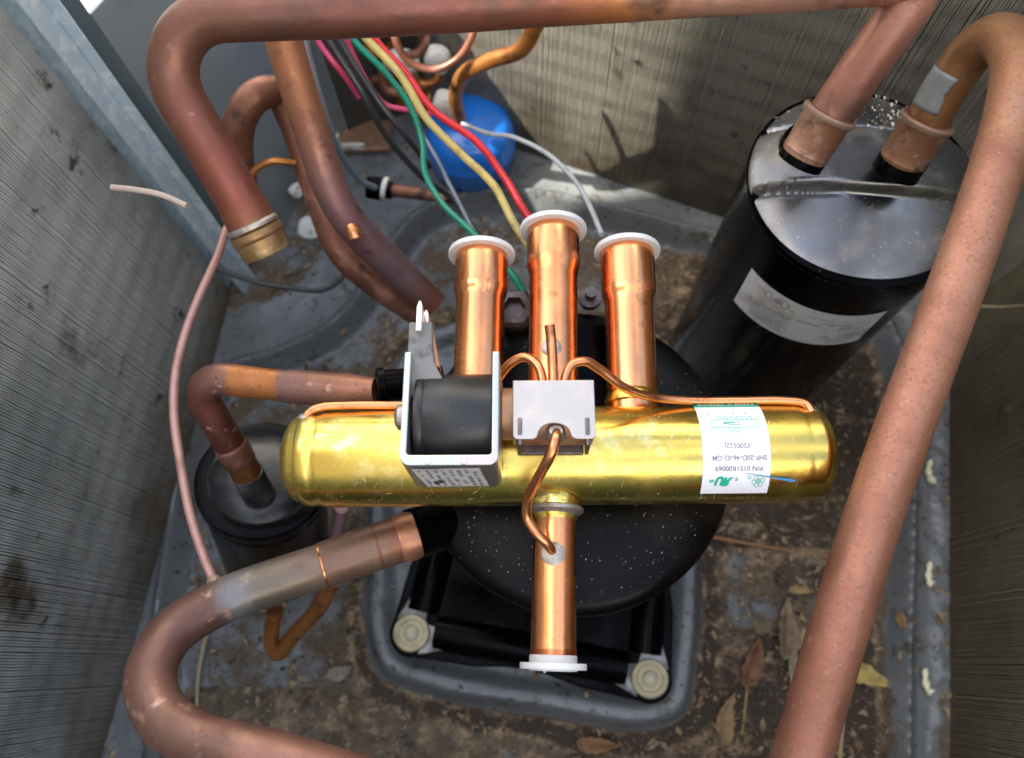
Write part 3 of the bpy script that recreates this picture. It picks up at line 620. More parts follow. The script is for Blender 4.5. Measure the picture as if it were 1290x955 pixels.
m_copper_cup = mat('brown_copper_cup', base=(.24, .11, .062), metal=.4, rough=.5, noise=[((.36, .21, .14), 55, .45, .62, 7), ((.06, .03, .02), 48, .52, .66, 7), ((.34, .15, .06), 90, .6, .7, 6), ((.5, .36, .25), 300, .66, .72, 4)], bump=(300, .3, .0006))
m_dull_braze = mat('dull_braze_rim', base=(.30, .20, .14), metal=.4, rough=.5, noise=[((.25, .17, .12), 140, .5, .7, 5)], bump=(400, .4, .0006))
cup(tA, at_d(1047, 141, .376), at_d(1012, 197, .3905), .0122, .0105)
lathe('black_stub', at_d(1007, 205, .393), np.array(px((1047, 141, .376)))[0] - at_d(1007, 205, .393), [(0, .0120), (.004, .0120), (.008, .011)], m_black_gloss, tA, 32)
# B: pipe on the right
rB = .0105
tB, PB = pipe('thick speckled copper pipe slanting down the right side from a hooked bend', [(1136, 200, .40), (1172, 144, .382), (1196, 104, .371), (1226, 64, .358), (1258, 47, .343), (1281, 74, .329), (1277, 130, .321), (1262, 190, .315), (1219, 320, .306), (1105, 635, .292), (1009, 955, .282), (960, 1120, .28)], rB, m_pipe_right, wob=.004)
cup(tB, at_d(1170, 150, .383), at_d(1134, 207, .400), .0122, .0105)
lathe('black_stub', at_d(1127, 218, .404), at_d(1170, 150, .383) - at_d(1127, 218, .404), [(0, .0125), (.007, .0123), (.011, .011)], m_black_gloss, tB, 32)
pa, pb = at_d(1176, 138, .3785), at_d(1206, 92, .365)
m_patch = mat('grey_tape', base=(.22, .235, .24), metal=.2, rough=.45, noise=[((.12, .12, .12), 60, .45, .7, 5)], bump=(200, .3, .0006))
# grey tape patch, wrapped half-way round the pipe where it leaves the cup
def half_sleeve(name, P, r, a0, a1, m, parent, n=20):
    P, s = resample(np.array(P), .002); T = np.gradient(P, axis=0); V, Fc = [], []
    for i, (p_, t0) in enumerate(zip(P, T)):
        t0 = t0 / np.linalg.norm(t0); u = LOC - p_; u = u - t0 * (u @ t0); u /= np.linalg.norm(u); v_ = np.cross(t0, u)
        for k in range(n + 1):
            jag = .07 * math.sin(i * .9) + .04 * math.sin(i * 2.3); a = a0 + (a1 - a0 + jag) * k / n
            V.append(p_ + (u * math.cos(a) + v_ * math.sin(a)) * r)
    for i in range(len(P) - 1):
        for k in range(n): q_ = i * (n + 1) + k; Fc.append((q_, q_ + 1, q_ + n + 2, q_ + n + 1))
    o = link(name, V, Fc, m, parent); sm = o.modifiers.new('solid', 'SOLIDIFY'); sm.thickness = .0003; sm.offset = 1; return o
i0_ = int(np.argmin(np.linalg.norm(PB - pa, axis=1))); i1_ = int(np.argmin(np.linalg.norm(PB - pb, axis=1))); seg_ = list(PB[i0_:i1_ + 1])
if len(seg_) > 2: half_sleeve('grey_patch', seg_, rB + .0002, R(-75), R(12), m_patch, tB)
m_weld = mat('torched_copper', base=(.42, .19, .10), metal=.55, rough=.38, noise=[((.22, .10, .06), 80, .45, .62, 5), ((.62, .32, .16), 150, .58, .7, 5)], bump=(140, .35, .001))
# C: lower left
tC, PC = pipe('thick heat stained copper pipe curling through the lower left corner', [(522, 673, .357), (465, 692, .354), (408, 712, .351), (308, 746, .342), (251, 772, .335), (209, 806, .325), (189, 855, .313), (206, 903, .304), (252, 933, .299), (318, 949, .296), (400, 972, .294), (520, 1010, .292)], .0102, m_pipe_low, rf=lambda s, L: .0102 * (1.05 if s < .0425 else 1.0), wob=.005)
pj = at_d(406, 713, .351); pd = at_d(308, 746, .342) - pj
lathe('copper_bead', pj - pd / np.linalg.norm(pd) * .001, pd, [(0, .0104), (.0004, .0110), (.001, .0111), (.0014, .0104)], m_copper_new, tC, 36)
pj = at_d(478, 688, .3548)
lathe('pressed_groove', pj, pd, [(0, .0106), (.0004, .0109), (.0014, .0109), (.0018, .0106)], m_copper_dark, tC, 36)
lathe('weld_end', at_d(526, 672, .357), pd, [(0, .0099), (.0004, .0112), (.004, .0115), (.008, .0111), (.0095, .0106)], m_weld, tC, 36)
# D: elbow between filter and compressor
tD, PD = pipe('brazed copper elbow joining the small canister to the compressor', [(474, 492, .405), (440, 493, .408), (340, 485, .412), (236, 471, .41), (314, 600, .452), (316, 607, .46)], .0087, m_pipe_mid, [1, 1, .017, 1], rf=lambda s, L: .0087 * (1 - .2 * float(ss(s, .012, .001)) + .06 * (s > .014 and s < .050)))
def on_path(P, frm):
    Q = np.array(P)[::-1]; d = np.r_[0, np.cumsum(np.linalg.norm(np.diff(Q, axis=0), axis=1))]
    f = lambda t: np.array([np.interp(t, d, Q[:, k]) for k in range(3)]); return f(frm), f(frm) - f(frm + .004)
q_, pd = on_path(PD, .011); lathe('black_stub', q_, pd, [(0, .0080), (.0006, .0093), (.022, .0095)], m_filter, tD, 28)
q_, pd = on_path(PD, .034); lathe('pipe_socket', q_, pd, [(0, .0088), (.0006, .0094), (.002, .0097), (.010, .0095), (.0135, .0092), (.014, .0088)], m_copper_dark, tD, 28)
# E, E2: pipes behind
tE, PE = pipe('upright copper pipe with a silvery grey stretch, leaning behind the open pipe end', [(335, -25, .40), (360, 60, .418), (395, 173, .437), (418, 241, .449), (446, 286, .462), (491, 331, .48), (545, 384, .50)], .0102, m_pipe_back, wob=.004)
tE2, PE2 = pipe('darker arched copper pipe just behind the one with the silvery stretch', [(306, 235, .51), (299, 190, .49), (303, 150, .475), (324, 120, .47), (350, 118, .48), (369, 150, .49), (400, 240, .50), (431, 316, .505), (476, 358, .515), (535, 398, .53)], .0100, m_copper_dark)
tube('sun_spot', px((443, 288, .449), (446, 294, .447), (448, 300, .448)), .0042, m_copper_new, tE, seg=14)  # bright copper nub stands in for a spot of sun on the pipe
tag(bpy.data.objects['sun_spot'], 'bright orange nub standing in for a spot of sun')
tF, PF = pipe('long thin pinkish copper line bowing down the left coil to the lower pipe', [(300, 262, .40), (285, 290, .395), (275, 320, .39), (248, 380, .38), (231, 427, .372), (221, 471, .366), (219, 521, .36), (228, 588, .353), (240, 650, .347), (257, 702, .343), (272, 738, .341)], .0021, m_copper_pink, name='capillary_line', seg=14, wob=0)
pj = at_d(270, 733, .341); lathe('braze_joint', pj, at_d(257, 702, .343) - pj, [(-.003, .0042), (0, .0040), (.0015, .0030), (.003, .0021)], m_dull_braze, tF, 20)
pipe('thin brown copper line arching between the two back pipes', [(305, 245, .50), (321, 215, .49), (344, 203, .485), (372, 206, .49)], .0024, m_copper_orange, name='capillary_line', seg=14, wob=0)
pipe('orange copper pipe bending down into the blue canister', [(682, -5, .52), (675, 30, .54), (657, 62, .56), (618, 76, .58), (586, 92, .60), (574, 120, .635), (579, 150, .68)], .0060, m_copper_orange, seg=20)
pipe('slim copper loop hanging below the top pipe near the white lumps', [(494, 20, .56), (500, 55, .57), (516, 78, .58), (544, 88, .585), (574, 76, .58), (592, 52, .57), (602, 15, .56)], .0030, m_copper_dark, seg=16, name='copper_loop')
tH, _ = pipe('small orange copper U bend on the pan under the lower pipe', [(420, 730, .50), (402, 765, .525), (370, 800, .56), (349, 824, .575), (342, 812, .57), (346, 770, .55)], .0058, m_copper_orange, seg=18, name='copper_loop')
pipe('mauve copper line dropping beside the black canister', [(430, 640, .52), (424, 670, .54), (408, 735, .57), (395, 770, .58)], .0045, mat('mauve_copper', base=(.34, .2, .22), metal=.3, rough=.5), seg=16)
tk, _ = pipe('short brown copper stub with a black nut, below the wires', [(494, 240, .62), (530, 244, .62), (574, 250, .62)], .0052, m_copper_dark, seg=16, name='valve_stub')
lathe('nut', at_d(462, 236, .62), at_d(494, 240, .62) - at_d(462, 236, .62), [(0, .007), (.001, .010), (.012, .0105), (.0125, .008), (.021, .008)], m_black_gloss, tk, 6)
lathe('white_collar', at_d(482, 237, .62), at_d(494, 240, .62) - at_d(482, 237, .62), [(0, .0085), (.0008, .0096), (.004, .0096), (.0045, .0065)], m_rough_white, tk, 24)

# ------------------------------------------------------------------ wires
def wire(label, col, pts, r=.0022, sd=12):
    r *= .80
    pts = [(x_ + rng.normal(0, .8), y_ + rng.normal(0, .8), d_) for x_, y_, d_ in pts]
    P = catmull(px(*pts), 10); P = P + np.cumsum(rng.normal(0, .00007, P.shape), axis=0)
    return tag(tube('wire', P, r, wiremat(col[0], col[1]), seg=sd, origin=P[0]), label, 'wire', 'wires to the compressor')
wire('pink wire, leftmost of the bundle under the top pipe', ('wire_pink', (.62, .06, .16)), [(390, 20, .43), (402, 49, .435), (420, 75, .44), (437, 96, .45), (452, 120, .465)])
wire('second pink wire, curling under the green one', ('wire_pink', (.6, .05, .14)), [(428, 20, .45), (440, 60, .46), (466, 108, .475), (487, 130, .485), (518, 138, .49), (545, 143, .50)])
wire('black wire beside the leftmost pink one, running down to the nut', ('wire_black', (.03, .032, .036)), [(398, 20, .43), (415, 50, .435), (455, 116, .45), (482, 165, .47), (531, 222, .50), (572, 252, .52), (606, 300, .52)], .0026)
wire('black wire between the pink and green ones', ('wire_black', (.035, .035, .037)), [(414, 20, .44), (427, 50, .445), (474, 126, .455), (512, 170, .47), (540, 210, .50)], .0026)
wire('green wire crossing the left edge of the blue canister', ('wire_green', (.0, .22, .13)), [(432, 20, .43), (444, 47, .435), (487, 91, .44), (515, 132, .445), (531, 176, .445), (537, 220, .44), (556, 257, .43), (597, 297, .415), (645, 348, .40), (658, 372, .40)], .0024)
wire('yellow wire running over the blue canister', ('wire_yellow', (.5, .39, .12)), [(444, 20, .39), (458, 45, .40), (506, 100, .40), (537, 151, .40), (581, 195, .40), (619, 235, .39), (650, 288, .38), (690, 345, .385)], .0027)
wire('red wire to the right of the yellow one', ('wire_red', (.68, .02, .03)), [(460, 20, .41), (474, 50, .415), (512, 91, .42), (543, 135, .42), (600, 179, .415), (631, 217, .41), (664, 270, .395), (720, 350, .39)], .0026)
wire('silvery grey sensor wire arcing right from the blue canister', ('wire_silver', (.42, .44, .44)), [(583, 158, .64), (615, 168, .60), (650, 173, .57), (691, 194, .54), (732, 238, .50), (760, 296, .46)], .0022)
wire('slate grey wire beside the green one, reaching the left tube cap', ('wire_slate', (.15, .17, .22)), [(531, 165, .50), (548, 195, .49), (568, 232, .48), (598, 290, .44), (620, 330, .42)], .0018)
wire('pale blue grey cable along the right of the upright copper pipe', ('wire_bluegrey', (.20, .26, .32)), [(378, 20, .45), (388, 68, .46), (405, 130, .48), (424, 185, .52), (455, 228, .58), (474, 236, .60)], .0030)
wire('thin black cord looping on the pan below the open pipe end', ('cord_black', (.03, .032, .035)), [(270, 335, .66), (310, 352, .67), (360, 362, .68), (405, 364, .69), (430, 350, .70), (442, 322, .71), (440, 300, .72)], .0030)

# ------------------------------------------------------------------ reversing valve
ZV = .362; vc = at_z(705, 576, ZV); RV = .0210
val = thing('reversing_valve', (vc[0], vc[1], ZV - RV), 'shiny yellow brass reversing valve with four capped copper tubes, laid across the compressor', 'valve')
def VX(pxx, pyy=576, z=ZV): return at_z(pxx, pyy, z)[0]
xl, xr = VX(359), VX(1051, 572)
va = at_z(1045, 570, ZV) - at_z(359, 578, ZV); vL = np.linalg.norm(va); va /= vL; vo = at_z(359, 578, ZV)
vy = np.cross((0, 0, 1), va); vz = np.cross(va, vy)
def s_of(pxx): return (at_z(pxx, 576, ZV) - vo) @ va
s1, s2, s3, s4 = s_of(384), s_of(410), s_of(1003), s_of(1028)
prof = [(0, .004), (.0006, .009), (.002, .0135), (.0045, .0172), (s1 - .002, .0187), (s1, .0190), (s1 + .0008, .0196), (s1 + .0015, .0202), (s1 + .0045, .0205), (s2 - .003, .0205), (s2 - .0015, .0201), (s2, .0205), (s2 + .002, RV), ((s2 + s3) / 2, RV), (s3 - .002, RV), (s3, .0206), (s3 + .0015, .0204), (s4 - .003, .0205), (s4 - .001, .0201), (s4, .0190), (s4 + .001, .0187), (vL - .0040, .0172), (vL - .0016, .0135), (vL - .0005, .009), (vL, .004)]
lathe('body', vo, va, prof, m_brass, val, 96)
# scratches: fine raised burrs on the brass
parts = []
for k in range(260):
    s = .012 + rng.random() * (vL - .03); th = R(-75 + rng.random() ** 1.5 * 120); d_ = rng.normal(0, .5); L_ = .0005 + .0022 * rng.random() ** 2; wv = .00006 + .00006 * rng.random()
    def onv(s_, th_, rr): return vo + va * s_ + (vy * math.sin(th_) + vz * math.cos(th_)) * rr
    e_s, e_t = L_ * math.cos(d_ + 1.2), L_ * math.sin(d_ + 1.2) / RV
    n_s, n_t = -wv * math.sin(d_ + 1.2), wv * math.cos(d_ + 1.2) / RV
    rr = RV + .00006
    parts.append(([onv(s - e_s, th - e_t, rr), onv(s + n_s, th + n_t, rr + .00005), onv(s + e_s, th + e_t, rr), onv(s - n_s, th - n_t, rr + .00005)], [(0, 1, 2, 3)]))
V, Fc = merge(parts); link('scratches', V, Fc, m_brass_scratch, val, smooth=False)['kind'] = 'stuff'

def vtube(x0, y0, x1, y1, r0, r1, neck, flange_r, key):
    """tube from the valve body to its capped end; neck = fraction where it flares"""
    A = at_z(x0, y0, ZV); B = at_z(x1, y1, ZV); L = np.linalg.norm(B - A); ax = (B - A) / L
    prof = [(-.02, r0), (0, r0), (L * .3, r0), (L * (neck - .05), r0), (L * (neck - .03), r0 * 1.01), (L * neck, (r0 + r1) / 2), (L * (neck + .03), r1 * .995), (L * (neck + .05), r1), (L * .9, r1), (L - .0015, r1), (L - .0006, r1 * .99), (L - .0004, r1 * .9)]
    tb_ = lathe('tube_stub', A, ax, prof, m_copper_new, val, 56)
    lathe('braze_collar', A - ax * .0, ax, [(-.004, r0 * 1.12), (-.0005, r0 * 1.08), (.0012, r0 * 1.0)], m_brass, tb_, 48)
    cap = lathe('tube_cap', B, ax, [(-.0008, r1 * .8), (-.0008, flange_r * .99), (-.0002, flange_r), (.0010, flange_r), (.0016, flange_r * .985), (.0016, r1 * .9), (.0010, r1 * .85), (.0010, .0005)], m_white_plastic, tb_, 64)
    return tb_, A, ax, L
vtube(602, 500, 607, 322, .0112, .0125, .70, .0158, 0)
tb2, A2, ax2, L2 = vtube(697, 500, 697, 291, .0112, .0125, .74, .0160, 1)
vtube(797, 500, 790, 318, .0112, .0126, .66, .0155, 2)
bot, A3, ax3, L3 = vtube(699, 652, 697, 838, .0089, .0091, .9, .0131, 3)
lathe('cap_plug', at_z(697, 825, ZV), ax3, [(0, .0090), (.0003, .0094), (.006, .0094)], m_white_plastic, bot, 48)
p = at_z(686, 843, ZV); lathe('cap_nub', p + np.array((0, 0, .002)), ax3, [(0, .0006), (.0012, .0005), (.0014, .0002)], m_white_plastic, bot, 12)
# brass boss with silver ring around the bottom tube
pb_ = at_z(700, 626, ZV)
lathe('brass_boss', pb_ + np.array((0, .012, 0)), ax3, [(0, .0108), (.010, .0108), (.0125, .0112), (.0155, .0114), (.0165, .0108), (.017, .0095)], m_brass, val, 56)
lathe('silver_ring', pb_ + ax3 * .0042, ax3, [(0, .0108), (.0008, .0117), (.0022, .0116), (.0032, .0102), (.0042, .0090)], m_braze, val, 56)

# --- solenoid: black coil in a folded zinc bracket
zt = .420; zb = zt - .036
def sx_(pxx, pyy=575): return at_z(pxx, pyy, zt)[0]
bl, brr = sx_(503), sx_(628); yb = at_z(560, 586, zt)[1]; yt = at_z(560, 443, zt)[1]; ybi = at_z(560, 573, zt)[1]
th_ = (yb - ybi) * -1; th_ = abs(th_) * .95
sol = link('bracket', *(lambda: (lambda pts: (([(x, y, zb) for x, y in pts] + [(x, y, zt) for x, y in pts]), [tuple(reversed(range(len(pts)))), tuple(range(len(pts), 2 * len(pts)))] + [(i, (i + 1) % len(pts), len(pts) + (i + 1) % len(pts), len(pts) + i) for i in range(len(pts))]))(
    [(bl, yt)] + [(bl + .0035 - .0035 * math.cos(a), yb + .0035 - .0035 * math.sin(a)) for a in np.linspace(0, math.pi / 2, 8)] + [(brr - .0035 + .0035 * math.sin(a), yb + .0035 - .0035 * math.cos(a)) for a in np.linspace(0, math.pi / 2, 8)] + [(brr, yt), (brr - .0024, yt)] +
    [(brr - .0024 - .0012 + .0012 * math.cos(a), ybi + .0012 - .0012 * math.sin(a)) for a in np.linspace(0, math.pi / 2, 5)] + [(bl + .0024 + .0012 - .0012 * math.sin(a), ybi + .0012 - .0012 * math.cos(a)) for a in np.linspace(0, math.pi / 2, 5)] + [(bl + .0024, yt)]))(), m_zinc, val, smooth=False)
bevel(sol, .0004)
# two bumps on the bracket's lower edge
for xx in (539, 584):
    p = at_z(xx, 579, zt); lathe('pressed_bump', (p[0], p[1] - .0005, zb + .030), ZA, [(0, .0010), (.0055, .0016), (.0062, .0012)], m_zinc, sol, 16)
lcx = (bl + brr) / 2; coil_y0 = ybi + .0006; coil_y1 = at_z(560, 458, zt - .004)[1]
hy = (coil_y1 - coil_y0) / 2
cyl = (bl + .0035, coil_y0 + hy, zt - .0185)
Lc = brr - bl - .006
lathe('coil', cyl, XA, [(0, .012), (.0002, hy * .975), (.0008, hy * .99), (.0030, hy * .995), (.0034, hy * .98), (.0038, hy * .995), (Lc * .5, hy), (Lc - .001, hy * .995), (Lc, hy * .97), (Lc + .0002, .012)], m_coil_resin, val, 96)
# terminal block and pins
p0 = at_z(527, 462, zt - .006); p1 = at_z(524, 405, zt - .006)
blk = sweep_prism('terminal_block', [(-.0040, -.012), (.0105, -.012), (.0100, -.006), (.0058, .002), (.0048, .010), (.0044, p1[1] - p0[1]), (-.0044, p1[1] - p0[1]), (-.0044, .0)], XA, YA, ZA, (p0[0], p0[1], zt - .012), .006, m_grey_resin, val, .0008)
for x, y, ln_, zo in ((529, 408, .0085, -.004), (537, 416, .0075, -.013)):
    p = at_z(x, y, zt + zo); sweep_prism('spade_terminal', [(-.0011, -.004), (.0011, -.004), (.0011, ln_ * .7), (.0004, ln_), (-.0004, ln_), (-.0011, ln_ * .7)], XA, YA, ZA, p, .0028, m_silver_pin, val, .0003)
p = at_z(545, 440, zt - .014); sweep_prism('copper_shim', [(-.0022, .010), (.0, .008), (.0035, -.009), (-.002, -.009)], XA, YA, ZA, p, .004, m_rust_steel, val, .0003)
# bolt
p = at_z(503, 522, zt - .014); lathe('coil_bolt', (p[0] + .001, p[1], zt - .018), (-1, 0, 0), [(-.002, .0048), (.0002, .0052), (.0018, .0050), (.0030, .0036), (.0034, .0012)], m_braze, val, 24)
# bracket sticker with small print
bw = brr - bl
def by(xf, zf): return (bl + bw * xf, yb - .0002, zb + (zt - zb) * zf)
lb = link('bracket_label', [by(.17, .06), by(.86, .08), by(.80, .90), by(.10, .86)], [(0, 1, 2, 3)], m_sticker_grey, val, smooth=False)
def onlab(u, v_): 
    a_, b_, c_, d_ = [np.array(by(*q)) for q in ((.17, .06), (.86, .08), (.80, .90), (.10, .86))]
    p_ = (a_ * (1 - u) + b_ * u) * (1 - v_) + (d_ * (1 - u) + c_ * u) * v_; return p_ + np.array((0, -.00015, 0))
parts = []
rr_ = random.Random(4)
for row in range(8):
    u0 = .07 + row * .115; v_ = .08
    while v_ < .9:
        dv = .03 + .06 * rr_.random(); hgt = .03 + .035 * rr_.random()
        if rr_.random() < .78: parts.append(([onlab(u0, v_), onlab(u0 + hgt, v_), onlab(u0 + hgt, min(.94, v_ + dv)), onlab(u0, min(.94, v_ + dv))], [(0, 1, 2, 3)]))
        v_ += dv + .035
V, Fc = merge(parts); link('label_print', V, Fc, m_grey_print, lb, smooth=False)
parts = [([onlab(a_, b_), onlab(a_ + .07, b_), onlab(a_ + .07, b_ + .16), onlab(a_, b_ + .16)], [(0, 1, 2, 3)]) for a_, b_ in ((.17, .16), (.25, .24))]
V, Fc = merge([(([q_ + np.array((0, -.0001, 0)) for q_ in v]), f) for v, f in parts]); link('label_mark', V, Fc, m_black_print, lb, smooth=False)

# --- pilot valve: ferrule, folded plate housing, dark foot
zp = .412
def hp(x, y, z=zp): return at_z(x, y, z)
f_ = hp(628, 520, zp - .010); lathe('ferrule', (brr - .001, f_[1] + .0003, zp - .0125), XA, [(0, .0080), (.0015, .0086), (.0018, .0100), (.0065, .0100), (.007, .0092), (.010, .0092)], m_rust_steel, val, 48)
hx0, hx1 = hp(646, 500)[0], hp(749, 500)[0]; hw = (hx1 - hx0) / 2; hcx = (hx0 + hx1) / 2
hy1 = hp(690, 479)[1]; hy0 = hp(690, 553)[1]; hh = hy1 - hy0
# top plate outline with the curved notch (x right, y up), origin lower left
W_ = hx1 - hx0; pts = [(0, hh), (0, .0015), (.0004, .0006), (.0014, 0)]
pts += [(W_ * .24, .0), (W_ * .29, .0008)] + [(W_ * .5 - W_ * .20 * math.cos(a), .0015 + W_ * .155 * math.sin(a)) for a in np.linspace(.12, math.pi - .12, 16)] + [(W_ * .71, .0008), (W_ * .76, 0), (W_ - .0014, 0), (W_ - .0004, .0006), (W_, .0015), (W_, hh)]
V = []; 
poly_ = [(x, y) for x, y in pts]
poly_ = poly_[::1]
ar_ = sum(poly_[i][0] * poly_[(i + 1) % len(poly_)][1] - poly_[(i + 1) % len(poly_)][0] * poly_[i][1] for i in range(len(poly_)))
if ar_ < 0: poly_ = poly_[::-1]
hs = sweep_prism('housing_plate', poly_, XA, YA, ZA, (hx0, hy0, zp - .0006), .0006, m_nickel, val, .0003)
for xs_ in (hx0 + .0006, hx1 - .0006):
    box('housing_side', (xs_, (hy0 + hy1) / 2 + .001, zp - .0085), (.0006, hh / 2 - .0012, .0073), m_nickel, val, .0003)
box('housing_back', (hcx, hy1 - .0006, zp - .0085), (hw - .0013, .0006, .0073), m_nickel, val, .0003)
# pilot body inside, lower foot
lathe('pilot_body', (hx0 + .0015, (hy0 + hy1) / 2, zp - .0125), XA, [(0, .0095), (.0003, .0100), (W_ - .0035, .0100), (W_ - .003, .0095)], m_rust_steel, val, 40)
fp = hp(700, 562, zp - .02)
box('foot_bracket', (hcx - .001, fp[1] + .004, zp - .020), (hw * .84, .0075, .0012), m_steel_dark, val, .0004)
for sgn in (-1, 1): box('foot_tab', (hcx + sgn * hw * .86, hp(700, 558, zp - .012)[1] + .003, zp - .012), (.0007, .0055, .0085), m_steel_dark, val, .0003)
for xs_ in (655, 740):
    p = hp(xs_, 537); box('housing_slot', (p[0], p[1], zp + .0003), (.0008, .0032, .0004), m_steel_dark, val, .0003)
    box('foot_leg', (p[0], hp(xs_, 553)[1] - .0010, zp - .004), (.0006, .0012, .004), m_steel_dark, val, .0002)
# capillaries
def cap_tube(pts, r=.00185):
    P = catmull(pz(*pts), 12); return tube('capillary', P, r, m_copper_capillary, val, seg=16, step=.0012)
cap_tube([(696, 500, zp - .005), (697, 478, zp - .004), (696, 455, zp - .003), (694, 425, zp - .001), (692, 409, zp + .001)], .0020)
cap_tube([(684, 500, zp - .006), (683, 477, zp - .006), (676, 459, zp - .006), (660, 450, zp - .008), (642, 459, zp - .012), (625, 480, zp - .02), (600, 505, ZV + .022), (560, 512, ZV + .012), (500, 511, ZV + .011), (440, 511, ZV + .012), (400, 514, ZV + .013), (387, 522, ZV + .013), (383, 532, ZV + .012)])
cap_tube([(711, 500, zp - .006), (712, 477, zp - .006), (720, 460, zp - .006), (736, 455, zp - .007), (756, 466, zp - .012), (786, 488, zp - .02), (820, 500, ZV + .018), (870, 505, ZV + .012), (930, 505, ZV + .011), (990, 505, ZV + .012), (1015, 509, ZV + .013), (1023, 520, ZV + .014)])
cap_tube([(702, 540, zp - .006), (700, 552, zp - .001), (694, 572, zp - .002), (680, 598, zp - .012), (665, 628, zp - .026), (664, 652, zp - .032), (676, 672, zp - .034), (690, 686, zp - .037), (697, 697, ZV + .0075)], .0020)
p = hp(700, 549, zp - .006); lathe('capillary_sleeve', p, (0, .2, 1), [(0, .0038), (.003, .0036), (.0045, .0024)], m_braze, val, 20)
# solder rings where capillaries enter
def solder(x, y, z, ax, r):
    lathe('solder_ring', at_z(x, y, z), ax, [(-.0012, r), (-.0001, r * .98), (.0004, r * .78), (.0009, r * .45)], m_braze, val, 28)
solder(697, 697, ZV + .0091, (0, 0, 1), .0048)
solder(695, 437, ZV + .0113, (0, 0, 1), .0044)
for x, s_ in ((383, 0), (1023, 0)):
    solder(x, 524 if x < 700 else 516, ZV + .0135, (0, .7, .7), .0026)

# --- sticker wrapped on the valve
def s_top(x): return (at_z(x, 566, ZV + RV * .9) - vo) @ va
u0 = s_top(883.5); u1 = s_top(968.5)
def onval(s_, th_, rr=RV + .00025): return vo + va * s_ + (vy * math.sin(th_) + vz * math.cos(th_)) * rr
T1, T0 = R(66), R(-64)
V, Fc = [], []; n1 = 30
for k in range(n1 + 1):
    th2 = T0 + (T1 - T0) * k / n1
    V += [onval(u0, th2), onval(u1, th2)]
    if k: Fc.append((2 * k - 2, 2 * k - 1, 2 * k + 1, 2 * k))
vl = link('valve_label', V, Fc, m_sticker, val)
SC = (u0 + u1) / 2; SW = u1 - u0
def vprint(name, items, m, dr=.00042):
    V2, F2 = merge([([(x, y, 0) for x, y in v], f) for v, f in items])
    Vv = [onval(SC - x * SW / .0300, -y / RV, RV + dr) for x, y, _ in V2]
    o = link(name, Vv, F2, m, vl, smooth=False); return o
def yy(deg): return -R(deg) * RV           # height of a row in label space (text up = towards the viewer)
hd_ = quad2(-.015, yy(66), .015, yy(50.5), 6)
vprint('label_header', [hd_], m_green_print, .00036)
t1 = text_mesh('SANHUA VIETNAM', .0033, .00006, .93); vprint('label_text', [shift(t1, 0, yy(58))], m_sticker, .00052)
g_ = []
w1 = .00030
g_.append(line2([(-.0112, yy(25)), (.0100, yy(25)), (.0100, yy(15)), (-.0112, yy(15))], w1, True))
for cx_ in (-.0068, -.0014, .0040): g_.append(line2([(cx_ - .0021, yy(26)), (cx_ - .0021, yy(30)), (cx_ - .0012, yy(30)), (cx_ - .0008, yy(27.5)), (cx_ + .0008, yy(27.5)), (cx_ + .0012, yy(30)), (cx_ + .0021, yy(30)), (cx_ + .0021, yy(26))], w1))
g_.append(line2([(-.0022, yy(14)), (-.0022, yy(9)), (-.0012, yy(9)), (-.0008, yy(12)), (.0008, yy(12)), (.0012, yy(9)), (.0022, yy(9)), (.0022, yy(14))], w1))
g_.append(line2([(-.0030, yy(22.5)), (.0042, yy(21.5)), (.0042, yy(19.5)), (-.0030, yy(18))], w1, True))
g_.append(line2([(-.0008, yy(21.3)), (.0038, yy(20.6))], w1))
for s_, x, d in (('E', -.0068, 36), ('S', -.0014, 36), ('C', .0040, 36), ('D', .0047, 9.5)): g_.append(shift(text_mesh(s_, .0024), x, yy(d)))
vprint('label_diagram', g_, m_green_print)
g2 = [shift(text_mesh('2', .0030), .0100, yy(35)), shift(text_mesh('V200522J', .0029, .00004, 1.05), -.0008, yy(-6)), shift(text_mesh('SHF-20D-46-02-GM', .0029, .00004, 1.02), -.0012, yy(-19)), shift(text_mesh('P/N 0151R00069', .0029, .00004, 1.05), -.0010, yy(-30.5))]
vprint('label_text', g2, m_grey_print)
g3 = [shift(text_mesh('c', .0030, .00008), -.0002, yy(-44)), shift(text_mesh('us', .0026, .00008), .0107, yy(-46))]
# recognised-component mark: slanted bold R and U, mirrored as printed
def slant(d, k): return [(x + y * k, y) for x, y in d[0]], d[1]
Rm = text_mesh('R', .0052, .00035, -1.05); g3 += [shift(slant(Rm, .25), .0040, yy(-46)), shift(slant(text_mesh('U', .0052, .00035, .95), .25), .0073, yy(-46) - .0004)]
# snowflake-like emblem of six lobes and small registered mark
for k in range(6):
    a = R(60 * k + 12); g3.append(arc2(-.0100 + .0019 * math.cos(a), yy(-46) + .0019 * math.sin(a), .0010, 0, 360, .00022, 8))
    g3.append(line2([(-.0100, yy(-46)), (-.0100 + .0012 * math.cos(a), yy(-46) + .0012 * math.sin(a))], .00022))
g3.append(arc2(-.0058, yy(-41), .0007, 0, 360, .0002, 8))
vprint('label_marks', g3, m_green_print)
# blue pen stroke that runs off the sticker
s_a, s_b = s_top(938), s_top(1001); V, Fc = [], []
for k in range(13):
    f = k / 12; s_ = s_a + (s_b - s_a) * f; th2 = R(-36 - 10 * f); hw_ = R(.3 + 2.2 * f ** 2) * (1 if f < .95 else .5)
    V += [onval(s_, th2 - hw_, RV + .0006), onval(s_, th2 + hw_, RV + .0006)]
    if k: Fc.append((2 * k - 2, 2 * k, 2 * k + 1, 2 * k - 1))
link('pen_stroke', V, Fc, m_blue_ink, val)

